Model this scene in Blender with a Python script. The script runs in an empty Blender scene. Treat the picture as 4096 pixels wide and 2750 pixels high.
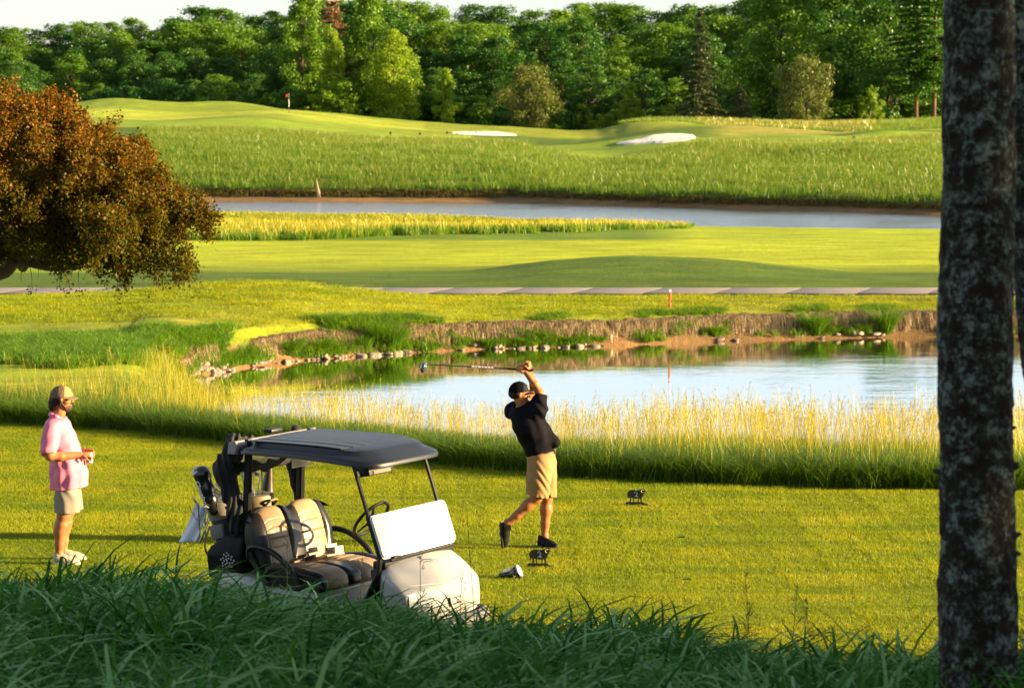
import bpy, bmesh, math, random
import numpy as np
from mathutils import Vector, Matrix, Euler
from mathutils.geometry import tessellate_polygon
random.seed(7)
scn = bpy.context.scene
COL = scn.collection
R = math.radians

# ------------------------------------------------------------------ camera
F = 9900.0                       # focal length in photograph pixels (4096 wide)
CZ = 4.73                        # eye height above the tee
PITCH = math.atan(975.0 / F)
cam_d = bpy.data.cameras.new('camera'); cam = bpy.data.objects.new('camera', cam_d); COL.objects.link(cam)
cam.location = (0, 0, CZ); cam.rotation_euler = (math.pi/2 - PITCH, 0, 0)
cam_d.sensor_width = 36; cam_d.lens = 36 * F / 4096
cam_d.clip_start = 0.5; cam_d.clip_end = 9000
cam_d.dof.use_dof = True; cam_d.dof.focus_distance = 25.5; cam_d.dof.aperture_fstop = 5.0
scn.camera = cam
# ------------------------------------------------------------------ light
SUN_EL, SUN_AZ = 12.0, -7.0      # azimuth measured from +X towards +Y
w = bpy.data.worlds.new('World'); scn.world = w; w.use_nodes = True
nt = w.node_tree; nt.nodes.clear()
sky = nt.nodes.new('ShaderNodeTexSky'); sky.sky_type = 'NISHITA'; sky.sun_disc = False
sky.sun_elevation = R(SUN_EL); sky.sun_rotation = R(90 - SUN_AZ)
sky.air_density = 1.0; sky.dust_density = 0.45; sky.ozone_density = 3.0
bg = nt.nodes.new('ShaderNodeBackground'); bg.inputs['Strength'].default_value = 0.060
wo = nt.nodes.new('ShaderNodeOutputWorld')
hs_ = nt.nodes.new('ShaderNodeHueSaturation'); hs_.inputs['Saturation'].default_value = 0.45
nt.links.new(sky.outputs[0], hs_.inputs['Color']); nt.links.new(hs_.outputs[0], bg.inputs[0]); nt.links.new(bg.outputs[0], wo.inputs[0])
sd = bpy.data.lights.new('sun', 'SUN'); so = bpy.data.objects.new('sun', sd); COL.objects.link(so)
sd.energy = 5.0; sd.angle = R(0.55); sd.color = (1.0, 0.73, 0.37)
sdir = Vector((math.cos(R(SUN_EL))*math.cos(R(SUN_AZ)), math.cos(R(SUN_EL))*math.sin(R(SUN_AZ)), math.sin(R(SUN_EL))))
so.rotation_euler = sdir.to_track_quat('Z', 'Y').to_euler()
so.location = (40, -5, 20)
vs = scn.view_settings
vs.view_transform = 'Standard'; vs.look = 'None'; vs.exposure = 2.3; vs.gamma = 1; vs.use_curve_mapping = False
scn.cycles.max_bounces = 8; scn.cycles.transparent_max_bounces = 8; scn.cycles.diffuse_bounces = 3
scn.cycles.transmission_bounces = 5; scn.cycles.glossy_bounces = 3
scn.cycles.use_denoising = True
# ------------------------------------------------------------------ helpers
CP, SP = math.cos(PITCH), math.sin(PITCH)
def P(px, py, d):
    """world point on the plane Y=d seen at photograph pixel (px,py)"""
    a = (px-2048)/F; b = (1375-py)/F
    t = d/(CP + b*SP)
    return Vector((a*t, d, CZ + t*(b*CP - SP)))
def zof(py, d): return P(2048, py, d).z
def tag(o, label=None, cat=None, group=None, kind=None):
    if label: o['label'] = label
    if cat: o['category'] = cat
    if group: o['group'] = group
    if kind: o['kind'] = kind
    return o
def thing(name, label, cat, loc=(0,0,0), rot=(0,0,0), group=None):
    o = bpy.data.objects.new(name, None); COL.objects.link(o)
    o.location = loc; o.rotation_euler = rot; o.empty_display_size = .2
    return tag(o, label, cat, group)
def mesh_from(name, verts, faces, smooth=False):
    m = bpy.data.meshes.new(name)
    verts = np.asarray(verts, dtype=np.float32).reshape(-1, 3)
    if isinstance(faces, np.ndarray):
        nf, k = faces.shape
        m.vertices.add(len(verts)); m.vertices.foreach_set('co', verts.ravel())
        m.loops.add(nf*k); m.loops.foreach_set('vertex_index', faces.astype(np.int32).ravel())
        m.polygons.add(nf); m.polygons.foreach_set('loop_start', np.arange(0, nf*k, k, dtype=np.int32))
        try: m.polygons.foreach_set('loop_total', np.full(nf, k, dtype=np.int32))
        except Exception: pass
        m.update(calc_edges=True)
    else:
        m.from_pydata([tuple(v) for v in verts.tolist()], [], faces); m.update()
    if smooth: m.polygons.foreach_set('use_smooth', np.ones(len(m.polygons), dtype=bool))
    return m
def link(name, mesh, mat=None, parent=None):
    o = bpy.data.objects.new(name, mesh); COL.objects.link(o)
    if mat is not None:
        mats = mat if isinstance(mat, (list, tuple)) else [mat]
        if len(mesh.materials) == 0:
            for mm in mats: mesh.materials.append(mm)
    if parent is not None: o.parent = parent
    return o
def fattr(mesh, name, vals):
    a = mesh.attributes.new(name, 'FLOAT', 'POINT'); a.data.foreach_set('value', np.asarray(vals, dtype=np.float32))
def cattr(mesh, name, cols):
    a = mesh.attributes.new(name, 'FLOAT_COLOR', 'POINT')
    c = np.ones((len(cols), 4), dtype=np.float32); c[:, :3] = cols
    a.data.foreach_set('color', c.ravel())

class MB:
    """collects shapes into one mesh"""
    def __init__(s): s.v = []; s.f = []; s.m = []
    def add(s, v, f, mi=0):
        o = len(s.v); s.v += [tuple(p) for p in v]; s.f += [tuple(i+o for i in q) for q in f]; s.m += [mi]*len(f); return s
    def box(s, c, size, rot=None, mi=0, bev=0.0):
        x, y, z = [k/2 for k in size]
        M = Euler(rot).to_matrix() if rot else Matrix.Identity(3)
        c = Vector(c)
        if bev <= 0:
            v = [c + M @ Vector((i*x, j*y, k*z)) for i in (-1,1) for j in (-1,1) for k in (-1,1)]
            f = [(0,1,3,2),(4,6,7,5),(0,4,5,1),(2,3,7,6),(0,2,6,4),(1,5,7,3)]
            return s.add(v, f, mi)
        bm = bmesh.new(); bmesh.ops.create_cube(bm, size=1)
        for q in bm.verts: q.co = Vector((q.co.x*size[0], q.co.y*size[1], q.co.z*size[2]))
        bmesh.ops.bevel(bm, geom=bm.edges[:], offset=bev, segments=2, affect='EDGES', profile=.6)
        v = [c + M @ q.co for q in bm.verts]; bm.verts.index_update()
        f = [[q.index for q in ff.verts] for ff in bm.faces]; bm.free()
        return s.add(v, f, mi)
    def tube(s, pts, rad, n=8, cap=True, mi=0, flat=1.0):
        pts = [Vector(p) for p in pts]
        if not hasattr(rad, '__len__'): rad = [rad]*len(pts)
        v = []; prev = None
        for i, p in enumerate(pts):
            t = (pts[min(i+1, len(pts)-1)] - pts[max(i-1, 0)]).normalized()
            if prev is None:
                a = Vector((0,0,1)) if abs(t.z) < .9 else Vector((1,0,0))
                u = t.cross(a).normalized()
            else:
                u = (prev - t*prev.dot(t)).normalized()
            prev = u; q = t.cross(u)
            for k in range(n):
                an = 2*math.pi*k/n
                v.append(p + (u*math.cos(an) + q*math.sin(an)*flat)*rad[i])
        f = [(i*n+k, i*n+(k+1)%n, (i+1)*n+(k+1)%n, (i+1)*n+k) for i in range(len(pts)-1) for k in range(n)]
        if cap:
            f.append(tuple(range(n))[::-1]); f.append(tuple(range((len(pts)-1)*n, len(pts)*n)))
        return s.add(v, f, mi)
    def loft(s, rings, closed=True, caps=True, mi=0):
        n = len(rings[0]); v = [p for r in rings for p in r]; f = []
        for i in range(len(rings)-1):
            for k in range(n if closed else n-1):
                f.append((i*n+k, i*n+(k+1)%n, (i+1)*n+(k+1)%n, (i+1)*n+k))
        if caps: f.append(tuple(range(n))[::-1]); f.append(tuple(range((len(rings)-1)*n, len(rings)*n)))
        return s.add(v, f, mi)
    def lathe(s, prof, c=(0,0,0), n=20, M=None, mi=0):
        M = M or Matrix.Identity(3); c = Vector(c); rings = []
        for r, z in prof:
            rings.append([c + M @ Vector((r*math.cos(2*math.pi*k/n), r*math.sin(2*math.pi*k/n), z)) for k in range(n)])
        return s.loft(rings, True, True, mi)
    def prism(s, poly, M, thick, mi=0):
        """poly: 2D outline in local XZ plane, extruded along local Y, M a 4x4"""
        n = len(poly)
        v = [M @ Vector((x, -thick/2, z)) for x, z in poly] + [M @ Vector((x, thick/2, z)) for x, z in poly]
        tri = tessellate_polygon([[Vector((x, z, 0)) for x, z in poly]])
        f = [tuple(t) for t in tri] + [tuple(i+n for i in t[::-1]) for t in tri]
        f += [(i, (i+1) % n, (i+1) % n+n, i+n) for i in range(n)]
        return s.add(v, f, mi)
    def build(s, name, mat, parent=None, smooth=True, sub=0, bevel=0):
        m = mesh_from(name, s.v, s.f, False)
        mats = mat if isinstance(mat, (list, tuple)) else [mat]
        for mm in mats: m.materials.append(mm)
        m.polygons.foreach_set('material_index', np.array(s.m, dtype=np.int32))
        bm = bmesh.new(); bm.from_mesh(m); bmesh.ops.recalc_face_normals(bm, faces=bm.faces[:]); bm.to_mesh(m); bm.free()
        o = link(name, m, None, parent)
        if smooth:
            m.polygons.foreach_set('use_smooth', np.ones(len(m.polygons), dtype=bool))
            if not sub:
                try: m.set_sharp_from_angle(angle=R(38))
                except Exception: pass
        if bevel:
            b = o.modifiers.new('bevel', 'BEVEL'); b.width = bevel; b.segments = 2; b.limit_method = 'ANGLE'
        if sub:
            b = o.modifiers.new('sub', 'SUBSURF'); b.levels = sub; b.render_levels = sub
        return o
def smooth_path(pts, n=6):
    """Catmull-Rom through pts"""
    p = [Vector(q) for q in pts]; out = []
    for i in range(len(p)-1):
        p0 = p[max(i-1,0)]; p1 = p[i]; p2 = p[i+1]; p3 = p[min(i+2, len(p)-1)]
        for k in range(n):
            t = k/n
            out.append(.5*((2*p1) + (p2-p0)*t + (2*p0-5*p1+4*p2-p3)*t*t + (3*p1-p0-3*p2+p3)*t**3))
    out.append(p[-1]); return out

# ---- materials
def srgb(r, g, b):
    return tuple((c/255/12.92 if c/255 <= .04045 else ((c/255+.055)/1.055)**2.4) for c in (r, g, b))
def _n(nt, t, **kw):
    n = nt.nodes.new(t)
    for k, v in kw.items(): setattr(n, k, v)
    return n
def pmat(name, col, rough=.5, metal=0, col2=None, nscale=8, bump=0, bscale=None, spec=.5, coat=0, trans=0, alpha=1, detail=4, lo=.35, hi=.65, stretch=None, sheen=0, ior=None):
    m = bpy.data.materials.new(name); m.use_nodes = True; nt = m.node_tree; b = nt.nodes['Principled BSDF']
    b.inputs['Base Color'].default_value = (*col, 1); b.inputs['Roughness'].default_value = rough
    b.inputs['Metallic'].default_value = metal; b.inputs['Specular IOR Level'].default_value = spec
    b.inputs['Coat Weight'].default_value = coat; b.inputs['Transmission Weight'].default_value = trans
    b.inputs['Alpha'].default_value = alpha
    if sheen: b.inputs['Sheen Weight'].default_value = sheen
    if ior: b.inputs['IOR'].default_value = ior
    tc = _n(nt, 'ShaderNodeTexCoord'); mp = _n(nt, 'ShaderNodeMapping'); nt.links.new(tc.outputs['Object'], mp.inputs[0])
    if stretch: mp.inputs['Scale'].default_value = stretch
    if col2 is not None:
        nz = _n(nt, 'ShaderNodeTexNoise'); nz.inputs['Scale'].default_value = nscale; nz.inputs['Detail'].default_value = detail
        nt.links.new(mp.outputs[0], nz.inputs[0])
        mr = _n(nt, 'ShaderNodeMapRange'); mr.inputs[1].default_value = lo; mr.inputs[2].default_value = hi
        nt.links.new(nz.outputs[0], mr.inputs[0])
        mx = _n(nt, 'ShaderNodeMix', data_type='RGBA'); mx.inputs[6].default_value = (*col, 1); mx.inputs[7].default_value = (*col2, 1)
        nt.links.new(mr.outputs[0], mx.inputs[0]); nt.links.new(mx.outputs[2], b.inputs['Base Color'])
    if bump:
        nb = _n(nt, 'ShaderNodeTexNoise'); nb.inputs['Scale'].default_value = bscale or nscale*3; nb.inputs['Detail'].default_value = 5
        nt.links.new(mp.outputs[0], nb.inputs[0])
        bp = _n(nt, 'ShaderNodeBump'); bp.inputs['Strength'].default_value = min(1, bump); bp.inputs['Distance'].default_value = .01*max(1, bump)
        nt.links.new(nb.outputs[0], bp.inputs['Height']); nt.links.new(bp.outputs[0], b.inputs['Normal'])
    return m
def leafmat(name, cols, trans=.45, gloss=.06, grough=.45, tcol=None, attr='v', patch=None):
    """leaf / blade: diffuse + translucent + a little gloss; colour from the per-leaf random attribute"""
    m = bpy.data.materials.new(name); m.use_nodes = True; nt = m.node_tree; nt.nodes.clear()
    at = _n(nt, 'ShaderNodeAttribute', attribute_name=attr)
    oi = _n(nt, 'ShaderNodeObjectInfo')
    ad = _n(nt, 'ShaderNodeMath', operation='MULTIPLY_ADD'); ad.inputs[1].default_value = .35; 
    nt.links.new(oi.outputs['Random'], ad.inputs[0]); 
    mu = _n(nt, 'ShaderNodeMath', operation='MULTIPLY'); mu.inputs[1].default_value = .65; nt.links.new(at.outputs['Fac'], mu.inputs[0])
    nt.links.new(mu.outputs[0], ad.inputs[2])
    rp = _n(nt, 'ShaderNodeValToRGB'); cr = rp.color_ramp
    while len(cr.elements) < len(cols): cr.elements.new(.5)
    for i, c in enumerate(cols):
        cr.elements[i].position = i/(len(cols)-1); cr.elements[i].color = (*c, 1)
    nt.links.new(ad.outputs[0], rp.inputs[0])
    colout = rp.outputs[0]
    if patch:      # broad worn / dry / lush patches over the whole lawn
        ge = _n(nt, 'ShaderNodeNewGeometry'); mp = _n(nt, 'ShaderNodeMapping'); mp.inputs['Scale'].default_value = patch[0]; nt.links.new(ge.outputs['Position'], mp.inputs[0])
        nz = _n(nt, 'ShaderNodeTexNoise'); nz.inputs['Scale'].default_value = patch[1]; nz.inputs['Detail'].default_value = 4; nt.links.new(mp.outputs[0], nz.inputs[0])
        r2 = _n(nt, 'ShaderNodeValToRGB'); r2.color_ramp.elements[0].position = .36; r2.color_ramp.elements[0].color = (*patch[2], 1); r2.color_ramp.elements[1].position = .66; r2.color_ramp.elements[1].color = (*patch[3], 1)
        nt.links.new(nz.outputs[0], r2.inputs[0]); mp2 = _n(nt, 'ShaderNodeMix', data_type='RGBA', blend_type='MULTIPLY'); mp2.inputs[0].default_value = 1
        nt.links.new(rp.outputs[0], mp2.inputs[6]); nt.links.new(r2.outputs[0], mp2.inputs[7]); colout = mp2.outputs[2]
    df = _n(nt, 'ShaderNodeBsdfDiffuse'); tr = _n(nt, 'ShaderNodeBsdfTranslucent'); gl = _n(nt, 'ShaderNodeBsdfGlossy')
    gl.inputs['Roughness'].default_value = grough; gl.inputs['Color'].default_value = (1, 1, 1, 1)
    nt.links.new(colout, df.inputs[0])
    hs = _n(nt, 'ShaderNodeMix', data_type='RGBA', blend_type='MULTIPLY'); hs.inputs[0].default_value = 1
    tcol = tcol or (1.5, 1.35, .6); hs.inputs[7].default_value = (*tcol, 1); nt.links.new(colout, hs.inputs[6]); nt.links.new(hs.outputs[2], tr.inputs[0])
    m1 = _n(nt, 'ShaderNodeMixShader'); m1.inputs[0].default_value = trans; nt.links.new(df.outputs[0], m1.inputs[1]); nt.links.new(tr.outputs[0], m1.inputs[2])
    lw = _n(nt, 'ShaderNodeLayerWeight'); lw.inputs[0].default_value = .25
    mm = _n(nt, 'ShaderNodeMath', operation='MULTIPLY_ADD'); mm.inputs[1].default_value = gloss*2.0; mm.inputs[2].default_value = gloss
    nt.links.new(lw.outputs['Fresnel'], mm.inputs[0])
    m2 = _n(nt, 'ShaderNodeMixShader'); nt.links.new(mm.outputs[0], m2.inputs[0]); nt.links.new(m1.outputs[0], m2.inputs[1]); nt.links.new(gl.outputs[0], m2.inputs[2])
    out = _n(nt, 'ShaderNodeOutputMaterial'); nt.links.new(m2.outputs[0], out.inputs[0])
    return m

# ---- signed distance modelling for people, cloth and soft shapes
class SDF:
    def __init__(s, lo, hi, h):
        s.h = h; s.lo = np.array(lo, float); n = np.ceil((np.array(hi)-s.lo)/h).astype(int)+1
        s.ax = [s.lo[i] + h*np.arange(n[i]) for i in range(3)]
        s.F = np.full(tuple(n), .3, dtype=np.float32)
    def _sl(s, lo, hi):
        out = []
        for i in range(3):
            a = int(max(0, math.floor((lo[i]-s.lo[i])/s.h))); b = int(min(len(s.ax[i]), math.ceil((hi[i]-s.lo[i])/s.h)+1))
            out.append(slice(a, max(a, b)))
        g = np.meshgrid(*[s.ax[i][out[i]] for i in range(3)], indexing='ij', sparse=True)
        return tuple(out), g
    def _comb(s, sl, d, k, mode):
        A = s.F[sl]
        if mode == 'add':
            if k <= 0: s.F[sl] = np.minimum(A, d)
            else:
                h = np.clip(.5 + .5*(A-d)/k, 0, 1); s.F[sl] = A*(1-h) + d*h - k*h*(1-h)
        else:
            if k <= 0: s.F[sl] = np.maximum(A, -d)
            else:
                h = np.clip(.5 - .5*(A+d)/k, 0, 1); s.F[sl] = A*(1-h) + (-d)*h + k*h*(1-h)
    def cone(s, a, b, ra, rb=None, k=.02, mode='add', sy=None):
        """tapered capsule a->b; sy=(direction, factor): flattened along a direction"""
        rb = ra if rb is None else rb; a = np.array(a, float); b = np.array(b, float); m = max(ra, rb)*1.6 + k + .02
        lo = np.minimum(a, b)-m; hi = np.maximum(a, b)+m; sl, (X, Y, Z) = s._sl(lo, hi)
        ab = b-a; L = max(ab@ab, 1e-9)
        px, py, pz = X-a[0], Y-a[1], Z-a[2]
        t = np.clip((px*ab[0]+py*ab[1]+pz*ab[2])/L, 0, 1)
        dx, dy, dz = px-t*ab[0], py-t*ab[1], pz-t*ab[2]
        if sy is not None:
            u = np.array(sy[0], float); u /= np.linalg.norm(u); pr = (dx*u[0]+dy*u[1]+dz*u[2])*(sy[1]-1)
            dx = dx+pr*u[0]; dy = dy+pr*u[1]; dz = dz+pr*u[2]
        d = np.sqrt(dx*dx+dy*dy+dz*dz) - (ra+(rb-ra)*t)
        s._comb(sl, d, k, mode); return s
    def chain(s, pts, rad, k=.02, sy=None):
        for i in range(len(pts)-1): s.cone(pts[i], pts[i+1], rad[i], rad[i+1], k, sy=sy)
        return s
    def ell(s, c, r, k=.02, mode='add', rot=None):
        c = np.array(c, float); r = np.array(r, float); m = r.max()+k+.02
        sl, (X, Y, Z) = s._sl(c-m, c+m); px, py, pz = X-c[0], Y-c[1], Z-c[2]
        if rot is not None:
            M = np.array(Euler(rot).to_matrix()).T
            px, py, pz = M[0,0]*px+M[0,1]*py+M[0,2]*pz, M[1,0]*px+M[1,1]*py+M[1,2]*pz, M[2,0]*px+M[2,1]*py+M[2,2]*pz
        k0 = np.sqrt((px/r[0])**2+(py/r[1])**2+(pz/r[2])**2); k1 = np.sqrt((px/r[0]**2)**2+(py/r[1]**2)**2+(pz/r[2]**2)**2)+1e-6
        s._comb(sl, k0*(k0-1)/k1, k, mode); return s
    def cut(s, p, n, k=.004):
        """remove everything on the side of the plane the normal n points to"""
        p = np.array(p, float); n = np.array(n, float); n /= np.linalg.norm(n)
        X, Y, Z = np.meshgrid(*s.ax, indexing='ij', sparse=True)
        d = (X-p[0])*n[0]+(Y-p[1])*n[1]+(Z-p[2])*n[2]
        s._comb((slice(None),)*3, -d, k, 'sub'); return s
    def warp(s, fn):
        X, Y, Z = np.meshgrid(*s.ax, indexing='ij', sparse=True); s.F += fn(X, Y, Z).astype(np.float32); return s
    def mesh(s, name):
        Fd = s.F; S = Fd < 0
        n = np.array(Fd.shape)-1
        cnt = np.zeros(tuple(n), np.int8); C = [(i, j, k) for i in (0,1) for j in (0,1) for k in (0,1)]
        for c in C: cnt += S[c[0]:c[0]+n[0], c[1]:c[1]+n[1], c[2]:c[2]+n[2]]
        act = (cnt > 0) & (cnt < 8); I = np.argwhere(act); idx = np.full(tuple(n), -1, np.int64); idx[act] = np.arange(len(I))
        vals = np.stack([Fd[I[:,0]+c[0], I[:,1]+c[1], I[:,2]+c[2]] for c in C], 1)
        acc = np.zeros((len(I), 3)); num = np.zeros(len(I))
        for a in range(8):
            for b in range(a+1, 8):
                ca, cb = np.array(C[a]), np.array(C[b])
                if abs(ca-cb).sum() != 1: continue
                fa, fb = vals[:, a], vals[:, b]; mk = (fa < 0) != (fb < 0)
                t = np.where(mk, fa/np.where(mk, fa-fb, 1), 0)
                acc += mk[:, None]*(ca[None]+t[:, None]*(cb-ca)[None]); num += mk
        V = s.lo + s.h*(I + acc/num[:, None])
        Q = []
        for ax in range(3):
            o1, o2 = [(1,2),(2,0),(0,1)][ax]
            sa = [slice(1, n[i]) for i in range(3)]; sa[ax] = slice(0, n[ax]); sb = list(sa); sb[ax] = slice(1, n[ax]+1)
            A = S[tuple(sa)]; B = S[tuple(sb)]; D = np.argwhere(A != B)
            if not len(D): continue
            off = np.array([1,1,1]); off[ax] = 0; G = D+off
            e1 = np.zeros(3, int); e1[o1] = 1; e2 = np.zeros(3, int); e2[o2] = 1
            q = np.stack([idx[tuple((G-e1-e2).T)], idx[tuple((G-e2).T)], idx[tuple(G.T)], idx[tuple((G-e1).T)]], 1)
            flip = ~A[tuple(D.T)]
            q[flip] = q[flip][:, ::-1]; Q.append(q)
        Q = np.concatenate(Q)
        return mesh_from(name, V, Q, True)
    def build(s, name, mat, parent=None): return link(name, s.mesh(name), mat, parent)

# ---- text as flat lettering
def text_mesh(txt, size, extrude=.0008, offset=0.0, shear=0, bold=False):
    c = bpy.data.curves.new('text', 'FONT'); c.body = txt; c.size = size; c.extrude = extrude; c.offset = offset
    c.align_x = 'CENTER'; c.align_y = 'CENTER'; c.shear = shear; c.resolution_u = 3
    o = bpy.data.objects.new('text', c); COL.objects.link(o)
    dg = bpy.context.evaluated_depsgraph_get(); dg.update()
    m = bpy.data.meshes.new_from_object(o.evaluated_get(dg)); bpy.data.objects.remove(o); 
    return m
def place_text(name, txt, size, M, mat, parent, extrude=.0008, offset=0, shear=0):
    m = text_mesh(txt, size, extrude, offset, shear); m.transform(M); m.materials.clear()
    return link(name, m, mat, parent)
def frame4(o, x, n):
    """4x4 with local X along x, local Z along n (normal) at o"""
    x = Vector(x).normalized(); n = Vector(n).normalized(); n = (n - x*n.dot(x)).normalized(); y = n.cross(x)
    M = Matrix((x, y, n)).transposed().to_4x4(); M.translation = Vector(o); return M

# ---- instanced ground cover ("stuff")
def scatter(name, pts, rot, scl, idx, protos, kindlabel=None, cat=None):
    """one stuff object whose geometry nodes set clumps out on its points"""
    m = bpy.data.meshes.new(name); pts = np.asarray(pts, dtype=np.float32)
    m.vertices.add(len(pts)); m.vertices.foreach_set('co', pts.ravel())
    a = m.attributes.new('rot', 'FLOAT_VECTOR', 'POINT'); a.data.foreach_set('vector', np.asarray(rot, dtype=np.float32).ravel())
    a = m.attributes.new('scl', 'FLOAT_VECTOR', 'POINT'); a.data.foreach_set('vector', np.asarray(scl, dtype=np.float32).ravel())
    a = m.attributes.new('idx', 'INT', 'POINT'); a.data.foreach_set('value', np.asarray(idx, dtype=np.int32))
    o = link(name, m)
    ng = bpy.data.node_groups.new(name, 'GeometryNodeTree')
    ng.interface.new_socket('Geometry', in_out='INPUT', socket_type='NodeSocketGeometry')
    ng.interface.new_socket('Geometry', in_out='OUTPUT', socket_type='NodeSocketGeometry')
    gi = _n(ng, 'NodeGroupInput'); go = _n(ng, 'NodeGroupOutput')
    ip = _n(ng, 'GeometryNodeInstanceOnPoints'); ng.links.new(gi.outputs[0], ip.inputs['Points'])
    gtog = _n(ng, 'GeometryNodeGeometryToInstance')
    for p in protos[::-1]:
        oi = _n(ng, 'GeometryNodeObjectInfo'); oi.inputs['Object'].default_value = p; oi.inputs['As Instance'].default_value = True
        ng.links.new(oi.outputs['Geometry'], gtog.inputs[0])
    ng.links.new(gtog.outputs[0], ip.inputs['Instance']); ip.inputs['Pick Instance'].default_value = True
    def na(nm, t):
        q = _n(ng, 'GeometryNodeInputNamedAttribute', data_type=t); q.inputs[0].default_value = nm; return q
    i1 = na('idx', 'INT'); ng.links.new([s for s in i1.outputs if s.enabled][0], ip.inputs['Instance Index'])
    r1 = na('rot', 'FLOAT_VECTOR'); er = _n(ng, 'FunctionNodeEulerToRotation'); ng.links.new([s for s in r1.outputs if s.enabled][0], er.inputs[0]); ng.links.new(er.outputs[0], ip.inputs['Rotation'])
    s1 = na('scl', 'FLOAT_VECTOR'); ng.links.new([s for s in s1.outputs if s.enabled][0], ip.inputs['Scale'])
    ng.links.new(ip.outputs[0], go.inputs[0])
    md = o.modifiers.new('scatter', 'NODES'); md.node_group = ng
    tag(o, kindlabel, cat, kind='stuff')
    return o
def proto(name, mesh): # source clump; only reached through the scatter that uses it
    return bpy.data.objects.new(name, mesh)

def blades(rng, base, h, wd, lean, curl, seg=3, ang=None, taper=.15, mi=0):
    """numpy strips: base (n,2|3), height, width, lean (horizontal reach of the tip / height), curl: droop"""
    n = len(base); ang = rng.uniform(0, 2*np.pi, n) if ang is None else ang
    D = np.stack([np.cos(ang), np.sin(ang)], 1); side = np.stack([-D[:,1], D[:,0]], 1)
    tw = rng.uniform(-.9, .9, n); side = side*np.cos(tw)[:, None] + D*np.sin(tw)[:, None]
    V = np.zeros((n, seg+1, 2, 3)); bz = base[:, 2] if base.shape[1] > 2 else 0
    for i in range(seg+1):
        t = i/seg; r = lean*h*(t**1.6); z = h*(t - curl*t**3)
        wv = wd*(1-(1-taper)*t**1.5)*.5
        for k, sg in enumerate((-1, 1)):
            V[:, i, k, :2] = base[:, :2] + D*np.reshape(r, (-1,1)) + side*np.reshape(sg*wv, (-1,1))
            V[:, i, k, 2] = z + bz
    Fq = []
    for i in range(seg):
        b0 = np.arange(n)*(seg+1)*2 + i*2
        Fq.append(np.stack([b0, b0+1, b0+3, b0+2], 1))
    Fq = np.stack(Fq, 1).reshape(-1, 4)
    return V.reshape(-1, 3), Fq, np.repeat(rng.uniform(0, 1, n), (seg+1)*2), np.full(len(Fq), mi)
def join_np(parts, name, mats, smooth=False):
    o = 0; V = []; Fq = []; A = []; Mi = []
    for v, f, a, mi in parts: V.append(v); Fq.append(f+o); A.append(a); Mi.append(mi); o += len(v)
    m = mesh_from(name, np.concatenate(V), np.concatenate(Fq), smooth); fattr(m, 'v', np.concatenate(A))
    m.polygons.foreach_set('material_index', np.concatenate(Mi).astype(np.int32))
    for mm in mats: m.materials.append(mm)
    return m
def ngrid(rng, P0):  # placeholder-free value noise in 2D, returns f(x,y) in 0..1
    G = rng.uniform(0, 1, (64, 64))
    def f(x, y):
        x = np.asarray(x)/P0; y = np.asarray(y)/P0
        xi = np.floor(x).astype(int); yi = np.floor(y).astype(int); fx = x-xi; fy = y-yi
        fx = fx*fx*(3-2*fx); fy = fy*fy*(3-2*fy)
        a = G[xi % 64, yi % 64]; b = G[(xi+1) % 64, yi % 64]; c = G[xi % 64, (yi+1) % 64]; d = G[(xi+1) % 64, (yi+1) % 64]
        return (a*(1-fx)+b*fx)*(1-fy)+(c*(1-fx)+d*fx)*fy
    return f
# ------------------------------------------------------------------ terrain
WATER = -1.6
rngN = np.random.default_rng(3)
n1 = ngrid(rngN, 1.3); n2 = ngrid(rngN, 5.0); n3 = ngrid(rngN, 17.0); n4 = ngrid(rngN, .45)
def I(c, xs, ys): return np.interp(c, xs, ys)
def zy(xs, ys, d): return [zof(y, d) for y in ys]
TX = [0, 526, 912, 1754, 2228, 2982, 3753]; TE = [36.4, 35.3, 34.2, 32.1, 31.0, 30.3, 30.0]
AX = [500, 640, 760, 1130, 1600, 1900, 2400, 2900, 3500, 3900]; AD = [50, 54, 56.7, 59.7, 61.7, 62.7, 63.6, 65.0, 66.0, 66.2]
def tee_edge(c): return I(c, TX, TE)
def shore_near(c): return I(c, [560, 760, 900, 1300, 2000, 4096], [53.5, 49, 44, 42, 41, 40])
def shore_far(c): return I(c, AX, AD)
def pond_w(c): return np.clip((c-560)/160, 0, 1)            # 0 = no pond at this column
def fp_near(c): return I(c, [0, 850, 2000, 2700, 3750], [135, 135, 128, 121, 118.5])
def fp_far(c): return I(c, [870, 2050, 2700, 3300, 3780], [156, 153.6, 146, 141, 136])
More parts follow.
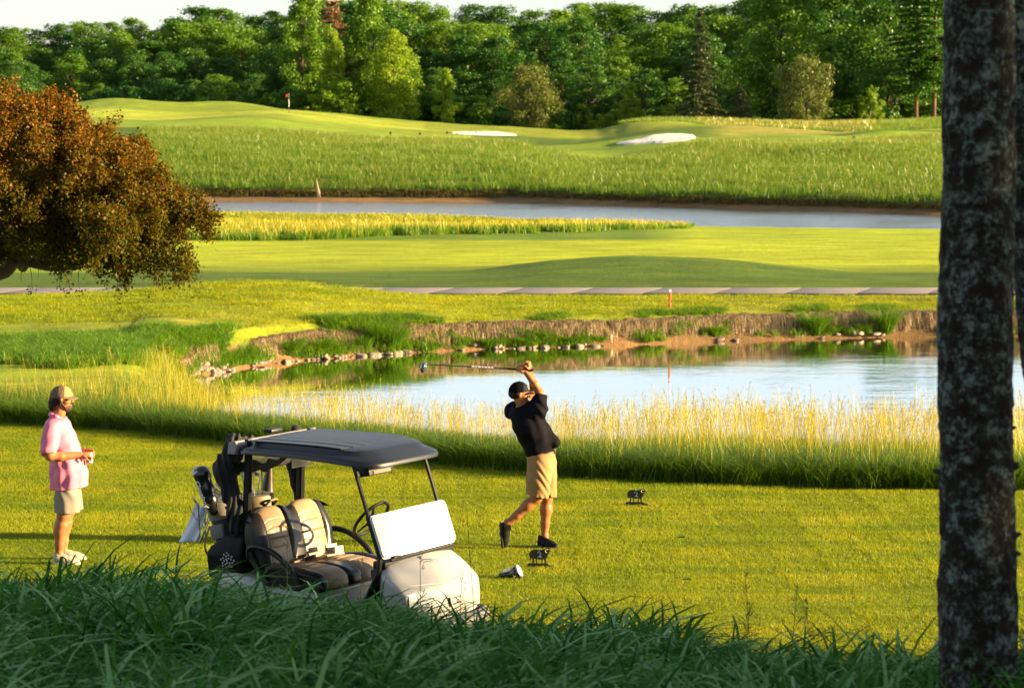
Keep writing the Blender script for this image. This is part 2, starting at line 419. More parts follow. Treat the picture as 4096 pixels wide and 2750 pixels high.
def lines(c):
    z0 = np.zeros_like(c); w = pond_w(c)
    L = []
    L.append((-400+z0, 4+z0)); L.append((-20+z0, 3.6+z0)); L.append((0+z0, 3.1+z0)); L.append((11+z0, 1.75+z0))
    L.append((18.3+z0, I(c, [0, 400, 1000, 1500, 1900, 2400, 2600, 3000, 3400, 3900], [.80, .74, .62, .42, .24, .30, .28, .12, .02, -.05]))); L.append((20.4+z0, .05+z0)); L.append((26+z0, 0.005+z0))
    te = tee_edge(c); L.append((te-.6, z0)); L.append((te+.4, -.05+z0)); L.append((te+3, -.35*w-.15*(1-w)))
    sn = shore_near(c); sf = shore_far(c)
    L.append((sn-.6, (-1.25)*w + (-.45)*(1-w))); L.append((sn+.8, (-2.1)*w + (-.62)*(1-w)))
    L.append((sf-.5, (-2.1)*w + (-.75)*(1-w))); L.append((sf+.05, (-1.58)*w + (-.8)*(1-w)))
    bh = I(c, [600, 842, 982, 1631, 2455, 2876, 3736], [-.80, -.85, -.88, -.9, -1.0, -1.0, -.98])
    L.append((sf+.35, -1.42*w+(-.8)*(1-w))); L.append((sf+.68, bh))
    cr = np.maximum(67.0, sf+2.3)
    L.append((cr, I(c, [0, 560, 850, 1120, 1450, 1750, 2050, 2700, 3700], [-.66, -.42, -.22, -.12, -.42, -.62, -.70, -.80, -.80])))
    L.append((69.0+z0, -.70+z0)); L.append((71.2+z0, -.70+z0))
    L.append((74.+z0, I(c, [1850, 2300, 2700, 3400], [-.68, -.58, -.58, -.66])))
    L.append((79.5+z0, I(c, [0, 1500, 1900, 2200, 2508, 2850, 3200, 3450], [-.8, -.8, -.76, -.42, -.22, -.32, -.62, -.8])))
    L.append((84.+z0, -.86+z0)); L.append((100.+z0, -.95+z0))
    fn = fp_near(c); ff = fp_far(c)
    L.append((fn-3, -1.25+z0)); L.append((fn+.5, -1.9+z0)); L.append((ff-1.0, -2.1+z0)); L.append((ff+.1, -1.55+z0)); L.append((ff+1.6, -1.25+z0)); L.append((ff+2.0, -.85+z0))
    KX = [0, 526, 1050, 1400, 1754, 2100, 2250, 2420, 2600, 2900, 3300, 3770]
    L.append((172+z0, np.array(I(c, KX, zy(KX, [600,600,605,610,620,640,655,668,650,625,620,610], 172)))))
    L.append((190+z0, np.array(I(c, KX, zy(KX, [520,522,524,540,556,590,612,634,606,570,562,548], 190)))))
    L.append((197+z0, np.array(I(c, KX, zy(KX, [510,512,517,538,556,592,606,618,600,568,560,546], 197)))))
    L.append((230+z0, np.array(I(c, KX, zy(KX, [486,488,495,530,546,573,583,590,572,560,556,548], 230)))))
    MX = [0, 500, 1155, 1500, 1754, 2050, 2250, 2400, 2500, 2650, 3000, 3300, 3770]
    L.append((262+z0, np.array(I(c, MX, zy(MX, [462,462,464,498,518,532,545,548,520,500,512,524,508], 262)))))
    L.append((292+z0, np.array(I(c, MX, zy(MX, [449,449,452,480,500,516,532,528,492,478,492,506,474], 292)))))
    NX = [0, 260, 480, 700, 830, 947, 1150, 1500, 1750, 2100, 2400, 2650, 3000, 3300, 3770]
    L.append((322+z0, np.array(I(c, NX, zy(NX, [440,418,386,408,411,404,440,472,492,515,528,492,508,514,482], 322)))))
    L.append((345+z0, np.array(I(c, NX, zy(NX, [450,450,450,450,450,450,460,482,498,515,526,500,510,515,485], 345))) - .8))
    L.append((380+z0, 2.2+z0)); L.append((480+z0, 9+z0)); L.append((700+z0, 20+z0)); L.append((1200+z0, 22+z0)); L.append((6000+z0, 22+z0))
    return L
def terrain(x, y, detail=True):
    x = np.atleast_1d(np.asarray(x, float)); y = np.atleast_1d(np.asarray(y, float))
    c = 2048 + F*x/np.maximum(y, 20)*.995
    c0 = c; c = np.clip(c, -3000, 7500)
    # smooth lookup: average three neighbouring columns
    Z = 0
    for dc, wt in ((-70, .25), (0, .5), (70, .25)):
        L = lines(c+dc); D = np.stack([l[0] for l in L]); H = np.stack([l[1] for l in L])
        D = np.maximum.accumulate(D + np.arange(len(L))[:, None]*1e-3, 0)
        k = np.clip((y[None] >= D).sum(0)-1, 0, len(L)-2); j = np.arange(len(y))
        dd = np.diff(D, axis=0); dd = np.maximum(dd, .02); sl = np.diff(H, axis=0)/dd
        m = np.zeros_like(H); s0 = sl[:-1]; s1 = sl[1:]
        with np.errstate(divide='ignore', invalid='ignore'):
            hm = np.where(s0*s1 > 0, 2*s0*s1/(s0+s1), 0)
        m[1:-1] = hm; m[0] = sl[0]; m[-1] = sl[-1]
        h = dd[k, j]; t = np.clip((y-D[k, j])/h, 0, 1)
        Z = Z + wt*((2*t**3-3*t**2+1)*H[k, j] + (t**3-2*t*t+t)*h*m[k, j] + (-2*t**3+3*t*t)*H[k+1, j] + (t**3-t*t)*h*m[k+1, j])
    if detail:
        amp = np.where(y < 37, .012, np.where(y < 68, .05, np.where(y < 158, .05, .22)))
        amp = np.where((y > 68.6) & (y < 71.6), 0.0, amp)
        Z = Z + amp*(n2(x, y)-.5) + amp*.4*(n1(x, y)-.5) + np.clip((y-160)/14, 0, 1)*np.clip((330-y)/60, 0, 1)*1.3*(n3(x*1.4, y)-.5)
    return Z
def tz(x, y): return float(terrain(x, y)[0])
def ground_at(px, py, d0=10, d1=380):
    """first point of the terrain seen at photograph pixel (px,py)"""
    ds = np.concatenate([np.arange(d0, min(d1, 120), .1), np.arange(max(d0, 120), d1, .4)])
    a = (px-2048)/F; b = (1375-py)/F; t = ds/(CP+b*SP); xs = a*t; zs = CZ + t*(b*CP-SP)
    g = terrain(xs, ds); k = np.argmax(g >= zs)
    if g[k] < zs[k]: k = len(ds)-1
    return Vector((xs[k], ds[k], g[k]))

rows = np.concatenate([np.arange(-60, 6, 4.), np.arange(6, 18, .5), np.arange(18, 40, .35), np.arange(40, 72, .25), np.arange(72, 112, .8),
    np.arange(112, 134, .6), np.arange(134, 162, .4), np.arange(162, 350, 1.4), np.arange(350, 700, 10), np.array([760, 850, 1000, 1300, 1800, 2600, 4000, 6000])])
NCt = 420; tt = np.linspace(-1, 1, NCt)
hw = 26 + np.maximum(rows, 0)*.30 + np.maximum(rows-700, 0)*.8
Xg = tt[None]*hw[:, None]; Yg = np.repeat(rows[:, None], NCt, 1)
Zg = terrain(Xg.ravel(), Yg.ravel())
xx, yy = Xg.ravel(), Yg.ravel(); cc = 2048 + F*xx/np.maximum(yy, 20)
idx = np.arange(len(rows)*NCt).reshape(len(rows), NCt)
Fg = np.stack([idx[:-1,:-1], idx[:-1,1:], idx[1:,1:], idx[1:,:-1]], -1).reshape(-1, 4)
gm = mesh_from('ground', np.stack([xx, yy, Zg], 1), Fg, True)
C_tee = np.array((.17,.20,.008)); C_fair = np.array((.27,.34,.014)); C_rough = np.array((.085,.145,.012)); C_soil = np.array((.05,.045,.02))
C_dirt = np.array((.23,.14,.06)); C_dark = np.array((.05,.07,.012)); C_gold = np.array((.26,.25,.04)); C_green = np.array((.23,.30,.025))
cols = np.tile(C_rough, (len(xx), 1))
def mixc(mask, col):
    global cols
    k = np.clip(mask, 0, 1)[:, None]; cols = cols*(1-k) + np.array(col)[None]*k
def band(v, a, b, s): return np.clip((v-a)/s+.5, 0, 1)*np.clip((b-v)/s+.5, 0, 1)
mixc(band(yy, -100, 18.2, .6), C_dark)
te = tee_edge(cc); mixc(band(yy, 18.3, te, .3), C_tee); mixc((yy >= te)*(yy < 56), C_dark); lf = (cc < 700)*(yy > te+3)*(yy < 57); mixc(lf*1.0, C_fair*np.array((.8,.85,1))); mixc(lf*np.clip((n2(xx*1.3, yy)-.42)*5, 0, 1)*.85, C_rough*1.2); mixc(lf*(yy > 49)*.6, C_rough*1.3)
sf = shore_far(cc); pw = pond_w(cc)
mixc(band(yy, sf-6, sf+.66, .1)*pw, C_dirt*.75)
mixc(band(yy, sf+.8, 69, .3), C_fair*np.array((.9, .82, .9)))
mixc((cc < 640)*band(yy, 56, 69, 2), C_fair)
patch = np.clip((n2(xx, yy)-.55)*4, 0, 1)*band(yy, 56, 69, 1)*(yy > sf+1.2)
mixc(patch*.3, np.array((.22, .19, .05)))
mixc(band(yy, 71, 80.5, .6), C_rough*.9); mixc(band(yy, 68.2, 69.0, .2)*.6, C_gold*.7); mixc(band(yy, 70.8, 71.6, .2)*.5, C_dirt*.7)
mixc(band(yy, 83, 101, 2.5), C_fair*np.array((1.15, 1.1, 1))); mixc(band(yy, 80, 83, 1)*.5, C_fair)
mixc(band(yy, 101, 120, 1), C_rough*1.3); mixc(band(yy, 100, 119, 1)*np.clip((cc-2550)/250, 0, 1), C_fair*1.1)
ff = fp_far(cc); mixc(band(yy, ff-6, ff+1.9, .3), C_dirt*.85); mixc(band(yy, ff+1.4, ff+2.4, .2)*.8, C_soil)
mixc(band(yy, ff+2.2, 190, 1), C_rough*1.05)
redge = I(cc, [0, 1400, 1800, 2200, 2450, 2700, 2900, 4096], [196, 195, 193, 184, 176, 186, 197, 204])
mixc((yy > redge)*(yy < 236)*1.0, C_green*np.array((.80, .92, .6)))
mixc(band(yy, 236, 256, 4)*(cc < 1900), C_green*np.array((.8, .85, .7)))
mixc(band(yy, 256, 300, 4)*(cc < 1700), C_green*np.array((1.25, 1.15, 1.1)))
mixc(band(yy, 256, 330, 6)*(cc >= 1700), C_green*np.array((.9, .85, .7)))
mixc(band(yy, 300, 345, 3)*(cc < 1900), C_green*np.array((.8, .85, .7)))
mixc(band(yy, 240, 330, 5)*np.clip((cc-2800)/150, 0, 1)*np.clip((3550-cc)/150, 0, 1), C_gold*1.1)
mixc((yy > 345)*1.0, C_soil*.8)
dirtp = np.clip(1-np.hypot((cc-40)/70, (yy-54)/1.6), 0, 1)*2; mixc(dirtp, C_dirt)
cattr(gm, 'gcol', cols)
def ground_material():
    m = bpy.data.materials.new('ground_turf'); m.use_nodes = True; nt = m.node_tree; b = nt.nodes['Principled BSDF']
    b.inputs['Roughness'].default_value = .85; b.inputs['Specular IOR Level'].default_value = .15
    at = _n(nt, 'ShaderNodeAttribute', attribute_name='gcol'); g = _n(nt, 'ShaderNodeNewGeometry')
    def noise(s, det=6, st=None, rough=.6):
        mp = _n(nt, 'ShaderNodeMapping'); nt.links.new(g.outputs['Position'], mp.inputs[0])
        if st: mp.inputs['Scale'].default_value = st
        n = _n(nt, 'ShaderNodeTexNoise'); n.inputs['Scale'].default_value = s; n.inputs['Detail'].default_value = det; n.inputs['Roughness'].default_value = rough
        nt.links.new(mp.outputs[0], n.inputs[0]); return n
    a = noise(22, 6, None, .7); c2 = noise(.9, 5, (.5, 1.6, 1)); c3 = noise(.12, 4)
    def mr(n, lo, hi, o0, o1):
        r = _n(nt, 'ShaderNodeMapRange'); r.inputs[1].default_value = lo; r.inputs[2].default_value = hi; r.inputs[3].default_value = o0; r.inputs[4].default_value = o1
        nt.links.new(n.outputs[0], r.inputs[0]); return r
    r1 = mr(a, .3, .7, .55, 1.45); r2 = mr(c2, .3, .7, .72, 1.28); r3 = mr(c3, .35, .65, .85, 1.15)
    m1 = _n(nt, 'ShaderNodeMath', operation='MULTIPLY'); nt.links.new(r1.outputs[0], m1.inputs[0]); nt.links.new(r2.outputs[0], m1.inputs[1])
    m2 = _n(nt, 'ShaderNodeMath', operation='MULTIPLY'); nt.links.new(m1.outputs[0], m2.inputs[0]); nt.links.new(r3.outputs[0], m2.inputs[1])
    vm = _n(nt, 'ShaderNodeVectorMath', operation='SCALE'); nt.links.new(at.outputs['Color'], vm.inputs[0]); nt.links.new(m2.outputs[0], vm.inputs['Scale'])
    # dry straw tint where the middle noise is high
    dr = mr(c2, .52, .75, 0, .45); mx = _n(nt, 'ShaderNodeMix', data_type='RGBA', blend_type='MIX')
    vy = _n(nt, 'ShaderNodeVectorMath', operation='MULTIPLY'); vy.inputs[1].default_value = (1.55, 1.12, .9); nt.links.new(vm.outputs[0], vy.inputs[0])
    nt.links.new(dr.outputs[0], mx.inputs[0]); nt.links.new(vm.outputs[0], mx.inputs[6]); nt.links.new(vy.outputs[0], mx.inputs[7])
    nt.links.new(mx.outputs[2], b.inputs['Base Color'])
    bn = noise(30, 4, None, .7); bp = _n(nt, 'ShaderNodeBump'); bp.inputs['Strength'].default_value = 1; bp.inputs['Distance'].default_value = .05
    nt.links.new(bn.outputs[0], bp.inputs['Height'])
    bn2 = noise(3.2, 5); bp2 = _n(nt, 'ShaderNodeBump'); bp2.inputs['Strength'].default_value = .6; bp2.inputs['Distance'].default_value = .12
    nt.links.new(bn2.outputs[0], bp2.inputs['Height']); nt.links.new(bp.outputs[0], bp2.inputs['Normal']); nt.links.new(bp2.outputs[0], b.inputs['Normal'])
    return m
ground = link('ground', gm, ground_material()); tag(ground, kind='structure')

def water_material(name, sx, bump, col, rough=.03):
    m = bpy.data.materials.new(name); m.use_nodes = True; nt = m.node_tree; nt.nodes.clear()
    g = _n(nt, 'ShaderNodeNewGeometry'); prev = None
    n0 = _n(nt, 'ShaderNodeTexNoise'); n0.inputs['Scale'].default_value = .09; n0.inputs['Detail'].default_value = 1; nt.links.new(g.outputs['Position'], n0.inputs[0])
    rr = _n(nt, 'ShaderNodeMapRange'); rr.inputs[1].default_value = .38; rr.inputs[2].default_value = .6; rr.inputs[3].default_value = .35; nt.links.new(n0.outputs[0], rr.inputs[0])   # the breeze only ruffles some stretches
    for sc, dist, st in ((1.6, .009*bump, (.30, 1.0, 1)), (6.0, .003*bump, (.35, 1.3, 1))):
        mp = _n(nt, 'ShaderNodeMapping'); nt.links.new(g.outputs['Position'], mp.inputs[0]); mp.inputs['Scale'].default_value = st; mp.inputs['Rotation'].default_value = (0, 0, R(sx))
        n = _n(nt, 'ShaderNodeTexNoise'); n.inputs['Scale'].default_value = sc; n.inputs['Detail'].default_value = 3; nt.links.new(mp.outputs[0], n.inputs[0])
        bp = _n(nt, 'ShaderNodeBump'); bp.inputs['Distance'].default_value = dist; nt.links.new(n.outputs[0], bp.inputs['Height']); nt.links.new(rr.outputs[0], bp.inputs['Strength'])
        if prev: nt.links.new(prev.outputs[0], bp.inputs['Normal'])
        prev = bp
    fr = _n(nt, 'ShaderNodeFresnel'); fr.inputs[0].default_value = 1.33; mr = _n(nt, 'ShaderNodeMapRange'); mr.inputs[1].default_value = .02; mr.inputs[2].default_value = .42; mr.inputs[3].default_value = .03; mr.inputs[4].default_value = .97; nt.links.new(fr.outputs[0], mr.inputs[0])
    df = _n(nt, 'ShaderNodeBsdfDiffuse'); df.inputs[0].default_value = (*col, 1); gl = _n(nt, 'ShaderNodeBsdfGlossy'); gl.inputs['Color'].default_value = (1, 1, 1, 1); gl.inputs['Roughness'].default_value = rough; nt.links.new(prev.outputs[0], gl.inputs['Normal'])
    mx = _n(nt, 'ShaderNodeMixShader'); nt.links.new(mr.outputs[0], mx.inputs[0]); nt.links.new(df.outputs[0], mx.inputs[1]); nt.links.new(gl.outputs[0], mx.inputs[2])
    out = _n(nt, 'ShaderNodeOutputMaterial'); nt.links.new(mx.outputs[0], out.inputs[0]); return m
def water(name, x0, x1, y0, y1, mat):
    m = mesh_from(name, [(x0,y0,WATER),(x1,y0,WATER),(x1,y1,WATER),(x0,y1,WATER)], [(0,1,2,3)])
    o = link(name, m, mat); tag(o, kind='structure'); return o
water('pond_water', -14, 60, 38.5, 68, water_material('pond_water', 8, 1.0, (.03, .032, .012)))
water('far_pond_water', -90, 90, 112, 160, water_material('far_pond_water', -5, 14.0, (.03, .04, .02), .12))

# cart path: slabs on a bed, dark joints between them
concrete = pmat('path_concrete', (.22,.19,.19), .9, col2=(.16,.14,.14), nscale=1.5, bump=.4, bscale=30)
bed = MB()
xs = np.arange(-34, 36, 1.0)
bed.loft([[Vector((x, 69.05, -.75)), Vector((x, 71.05, -.75)), Vector((x, 71.05, -.672)), Vector((x, 69.05, -.672))] for x in xs], True, True)
path = bed.build('cart_path', pmat('path_joint', (.02,.018,.016), .95), None, smooth=False); tag(path, kind='structure')
slab = MB(); slab.box((0,0,0), (1.965, 1.96, .05), bev=.008); sm = None
for i, x in enumerate(np.arange(-33, 35, 2.0)):
    if i == 0:
        o = slab.build('slab', concrete, path); sm = o.data
        for v in sm.vertices: v.co.x += v.co.y*.35
    else: o = link('slab', sm, None, path)
    o.location = (x, 70.05, -.66 + random.uniform(-.001, .001))

# sand bunkers
def inpoly(px, py, poly):
    ins = np.zeros(px.shape, bool); n = len(poly)
    for i in range(n):
        x1, y1 = poly[i]; x2, y2 = poly[(i+1) % n]
        c = ((y1 > py) != (y2 > py)) & (px < (x2-x1)*(py-y1)/(y2-y1+1e-9)+x1); ins ^= c
    return ins
sand = pmat('bunker_sand', (.70,.66,.58), .95, col2=(.60,.56,.48), nscale=.8, bump=.5, bscale=6)
def bunker(px0, px1, py0, py1, shape, label):
    cx, cy = (px0+px1)/2, (py0+py1)/2; N = 40
    top = [shape(i/N)[0] for i in range(N+1)]; bot = [shape(i/N)[1] for i in range(N+1)]
    v = []; f = []
    M = 8
    for i in range(N+1):
        px = px0+(px1-px0)*i/N
        for j in range(M+1):
            py = bot[i] + (top[i]-bot[i])*j/M
            g = ground_at(px, py, 195, 300); v.append((g.x, g.y, g.z+.10-(.14 if j in (0, M) or i in (0, N) else 0)))
    for i in range(N):
        for j in range(M):
            a = i*(M+1)+j; f.append((a, a+M+1, a+M+2, a+1))
    o = link('sand_bunker', mesh_from('sand_bunker', v, f, True), sand); tag(o, label, 'bunker'); return o
def sh2(t):
    top = I(t, [0,.12,.3,.45,.62,.8,.95,1], [576,566,556,540,533,534,541,551]); bot = I(t, [0,.15,.4,.6,.85,1], [577,579,575,574,566,552]); return top, bot
def sh1(t):
    top = I(t, [0,.1,.4,.7,1], [531,529,528,529,541]); bot = I(t, [0,.2,.6,1], [534,539,543,543]); return top, bot
bunker(2462, 2784, 533, 578, sh2, 'large white sand bunker with pointed left end on the right far hill')
bunker(1800, 2070, 526, 545, sh1, 'thin long white sand bunker lying on the left far hill')
# ------------------------------------------------------------------ grasses
rg = np.random.default_rng(11)
M_turf = leafmat('turf_blade', [(.10,.16,.004), (.17,.23,.006), (.26,.30,.010), (.40,.38,.03)], trans=.42, gloss=.008, patch=((.35,1.5,1), .9, (.72,.86,.7), (1.28,1.14,1.0)))
M_lush = leafmat('tall_blade', [(.045,.10,.008), (.08,.16,.012), (.12,.22,.014), (.21,.31,.02)], trans=.42, gloss=.02)
M_stalk = leafmat('seed_stalk', [(.28,.26,.02), (.40,.36,.03), (.50,.44,.06)], trans=.4, gloss=.015, tcol=(1.35,1.15,.5))
M_dark = leafmat('broad_blade', [(.004,.030,.002), (.009,.060,.004), (.040,.15,.012), (.30,.50,.26)], trans=.28, gloss=.004, grough=.2, tcol=(1.3,1.4,.5))  # palest ramp colour paints sky highlights onto some of the blades
M_dead = leafmat('dead_grass', [(.16,.11,.05), (.33,.24,.12), (.50,.40,.23)], trans=.25, gloss=.02, tcol=(1.2,1,.7))
M_tuss = leafmat('bank_blade', [(.035,.10,.006), (.09,.21,.010), (.24,.36,.022)], trans=.45, gloss=.015)

def mk(name, parts, mats): return proto(name, join_np(parts, name, mats))
def disc(n, r): a = rg.uniform(0, 2*np.pi, n); q = r*np.sqrt(rg.uniform(0, 1, n)); return np.stack([q*np.cos(a), q*np.sin(a), 0*q], 1)
def lay(name, pts, protos, smin, smax, label, cat, tilt=.05, zs=None, rotz=None, smul=None, ids=None):
    n = len(pts); rot = np.stack([rg.normal(0, tilt, n), rg.normal(0, tilt, n), rg.uniform(0, 2*np.pi, n) if rotz is None else rotz], 1)
    s = rg.uniform(smin, smax, n)
    if smul is not None: s = s*smul
    sc = np.stack([s, s, s*(1 if zs is None else zs)], 1)
    return scatter(name, pts, rot, sc, rg.integers(0, len(protos), n) if ids is None else ids, protos, label, cat)
def pts_on(x, y, dz=0): return np.stack([x, y, terrain(x, y)+dz], 1)
def rand_fan(n, y0, y1, c0=-250, c1=4350):
    y = np.sqrt(rg.uniform(y0*y0, y1*y1, n)); c = rg.uniform(c0, c1, n); return (c-2048)/F*y, y, c

# mown turf of the tee: half-metre tiles of short blades
tp = []
for k in range(4):
    n = 1500; b = np.zeros((n, 3)); b[:, :2] = rg.uniform(-.3, .3, (n, 2))
    tp.append(mk('turf_tile', [blades(rg, b, rg.uniform(.014, .034, n), rg.uniform(.0035, .006, n), rg.uniform(.2, 1.0, n), .15, seg=1, taper=.2)], [M_turf]))
gx, gy = np.meshgrid(np.arange(-9.5, 9.5, .5), np.arange(18.5, 37, .5)); gx = gx.ravel() + rg.uniform(-.06, .06, gx.size); gy = gy.ravel() + rg.uniform(-.06, .06, gy.size)
c = 2048+F*gx/gy; k = (gy < tee_edge(c)) & (c > -350) & (c < 4450); gx, gy = gx[k], gy[k]
pt = pts_on(gx, gy); n = len(pt)
scatter('mown_turf', pt, np.stack([0*gx, 0*gx, rg.integers(0, 4, n)*np.pi/2+rg.uniform(-.2,.2,n)], 1), np.stack([1+0*gx, 1+0*gx, .75+.6*n1(gx, gy)], 1), rg.integers(0, 4, n), tp, 'short mown yellow green turf of the tee in the low sun', 'turf')

# tall grass with seed heads
def tall_clump(k, nb, ns, hb, hs, r):
    b = disc(nb, r); wind = rg.normal(-.1, .75, nb)   # lean mostly to the left
    parts = [blades(rg, b, rg.uniform(hb*.55, hb, nb), rg.uniform(.006, .012, nb), rg.uniform(.15, .75, nb), .18, seg=3, ang=np.where(rg.uniform(0,1,nb)<.6, np.pi+wind, rg.uniform(0,6.28,nb)), taper=.1)]
    s = disc(ns, r); hh = rg.uniform(hs*.7, hs, ns); an = np.pi + rg.normal(0, .8, ns); ln = rg.uniform(.08, .35, ns)
    parts.append(blades(rg, s, hh, np.full(ns, .004), ln, .02, seg=3, ang=an, taper=.8, mi=1))
    # seed plumes: small flakes round the upper stalk
    m = 9; t = rg.uniform(.78, 1.0, (ns, m)); px = s[:, 0:1]+np.cos(an)[:, None]*ln[:, None]*hh[:, None]*t**1.6; py = s[:, 1:2]+np.sin(an)[:, None]*ln[:, None]*hh[:, None]*t**1.6
    pz = hh[:, None]*(t-.02*t**3); sp = (1.05-t)*.12
    B = np.stack([px+rg.normal(0,1,px.shape)*sp*.5, py+rg.normal(0,1,px.shape)*sp*.5, pz+rg.normal(0,.006,px.shape)], -1).reshape(-1, 3)
    q = len(B); parts.append(blades(rg, B, rg.uniform(.016, .04, q), rg.uniform(.005, .010, q), rg.uniform(.3, 1.6, q), .2, seg=1, ang=np.repeat(an, m)+rg.normal(0,.6,q), taper=.4, mi=1))
    return mk('tall_grass_clump', parts, [M_lush, M_stalk])
tallp = [tall_clump(k, 70, 5, .68, 1.02+.05*k, .24) for k in range(5)]
x, y, c = rand_fan(7600, 30.2, 60)
te = tee_edge(c); w0 = pond_w(c); lim = (shore_near(c)+.15)*w0 + (I(c, [-250, 300, 640], [38.6, 39.6, 44]))*(1-w0)
k = (y > te+.12) & (y < lim); x, y, c = x[k], y[k], c[k]
print('tall', len(x))
o = lay('tall_grass', pts_on(x, y, -.03), tallp, .80, 1.12, 'tall golden seeding grass between the tee and the pond', 'tall grass', tilt=.10, smul=(.80+.38*n2(x*1.5, y*1.5))*I(c, [0, 900, 1600, 2300], [.66, .70, .82, .97]))
# denser green skirt just behind the mown edge
skp = [mk('skirt_clump', [blades(rg, disc(90, .22), rg.uniform(.22, .55, 90), rg.uniform(.006, .012, 90), rg.uniform(.3, 1.1, 90), .3, seg=3)], [M_lush]) for k in range(3)]
c = rg.uniform(-250, 4350, 2600); te = tee_edge(c); y = te + .1 + np.abs(rg.normal(0, 1.1, len(c))); x = (c-2048)/F*y
lay('grass_skirt', pts_on(x, y, -.02), skp, .75, 1.15, 'dense green grass skirting the far edge of the tee', 'grass')

# foreground: broad arching blades on the shaded bank
def arch_clump(nb, hmax):
    b = disc(nb, .14); h = rg.uniform(.5, 1, nb)*hmax; an = rg.uniform(0, 6.28, nb)
    v = []; seg = 6; D = np.stack([np.cos(an), np.sin(an)], 1); S = np.stack([-D[:,1], D[:,0]], 1)
    bend = rg.uniform(1.6, 4.3, nb); th0 = rg.uniform(1.1, 1.54, nb); wd = rg.uniform(.014, .030, nb)
    V = np.zeros((nb, seg+1, 2, 3)); p = b.copy(); L = h/seg
    for i in range(seg+1):
        t = i/seg; wv = wd*(1-t**2.2)*.5+.0008
        for q, sg in enumerate((-1, 1)):
            V[:, i, q, :2] = p[:, :2] + S*(sg*wv)[:, None]; V[:, i, q, 2] = p[:, 2]+(.25*wv if q else 0)
        th = th0 - bend*t**1.3
        p[:, :2] += D*(np.cos(th)*L)[:, None]; p[:, 2] += np.sin(th)*L
    Fq = []
    for i in range(seg):
        b0 = np.arange(nb)*(seg+1)*2+i*2; Fq.append(np.stack([b0, b0+1, b0+3, b0+2], 1))
    Fq = np.stack(Fq, 1).reshape(-1, 4)
    return (V.reshape(-1, 3), Fq, np.repeat(rg.uniform(0, 1, nb), (seg+1)*2), np.zeros(len(Fq)))
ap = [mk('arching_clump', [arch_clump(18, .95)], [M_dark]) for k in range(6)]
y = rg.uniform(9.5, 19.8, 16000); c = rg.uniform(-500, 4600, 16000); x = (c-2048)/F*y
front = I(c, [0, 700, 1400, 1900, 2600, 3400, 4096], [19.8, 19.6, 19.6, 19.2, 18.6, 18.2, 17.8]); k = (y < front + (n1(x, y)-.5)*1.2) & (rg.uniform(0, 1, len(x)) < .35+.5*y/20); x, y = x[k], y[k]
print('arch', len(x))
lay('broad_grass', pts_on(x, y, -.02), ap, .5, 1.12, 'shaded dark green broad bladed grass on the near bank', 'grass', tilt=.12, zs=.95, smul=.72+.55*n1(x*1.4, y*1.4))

# bank of the near pond: dead fringe, tussocks, rocks
dp = [mk('dead_clump', [blades(rg, disc(90, .15), rg.uniform(.10, .20, 90), rg.uniform(.008, .016, 90), rg.uniform(.5, 1.5, 90), rg.uniform(1.5, 3.2, 90), seg=4, ang=-np.pi/2+rg.normal(0, .5, 90), taper=.5)], [M_dead]) for k in range(3)]
c = rg.uniform(700, 4300, 2600); w = n2(c*.02, c*.013); k = ((w > .3) | (c > 2250)) & (n1(c*.03, 0*c+3) > .2); c = c[k]; y = shore_far(c)+.64+rg.normal(0, .07, len(c)); x = (c-2048)/F*y
lay('dead_grass_fringe', pts_on(x, y, -.02), dp, 0.55, 1.15, 'tan dead grass hanging over the pond bank', 'dead grass', rotz=rg.normal(0, .25, len(c)))
fp = [mk('bank_clump', [blades(rg, disc(80, .2), rg.uniform(.12, .35, 80), rg.uniform(.008, .016, 80), rg.uniform(.2, 1.1, 80), .3, seg=3)], [M_tuss]) for k in range(3)]
c = rg.uniform(640, 4300, 2600); y = shore_far(c)+rg.uniform(.3, 1.5, len(c)); x = (c-2048)/F*y; k = (n1(x*1.3, y*.6) > I(c, [700, 1600, 2400, 4000], [.58, .55, .60, .58])) & (y > shore_far(c)+I(c, [700, 1700, 1900], [.35, .7, .85])); x, y, c = x[k], y[k], c[k]
lay('bank_grass', pts_on(x, y, -.02), fp, .6, 1.2, 'bright green grass growing on the eroded pond bank', 'grass', smul=I(c, [700, 1700, 1900], [1, .8, .55]))
c = rg.uniform(660, 4300, 2300); pr_ = I(c, [660, 1700, 1760, 1900, 2400, 2460, 2700, 3150, 3200, 3600, 3700], [.75, .6, .08, .55, .45, .05, .15, .08, .3, .25, .06]); w = n2(c*.05, 0*c)*1.2; k = rg.uniform(0, 1, len(c)) < pr_*np.clip(w*2-.25, 0, 1); c = c[k]; y = shore_far(c)+rg.uniform(.15, .50, len(c)); x = (c-2048)/F*y
lay('bank_foot_grass', pts_on(x, y, -.02), fp, .5, 1.15, 'bright green growth along the foot of the pond bank', 'grass')
# left end of the pond: lush mixed growth on the swale
x, y, c = rand_fan(3400, 43, 58.5, -250, 800); k = (y > I(c, [-250, 640, 800], [44, 48, 55])) & (n2(x+4, y)+rg.normal(0, .08, len(x)) > I(c, [-250, 150, 400], [.72, .60, .44])) & (y < I(c, [-250, 300, 800], [56.5, 57.5, 58.5])); x, y, c = x[k], y[k], c[k]
lay('swale_grass', pts_on(x, y, -.02), fp, .6, 1.2, 'mixed green and golden grass filling the swale left of the pond', 'grass')
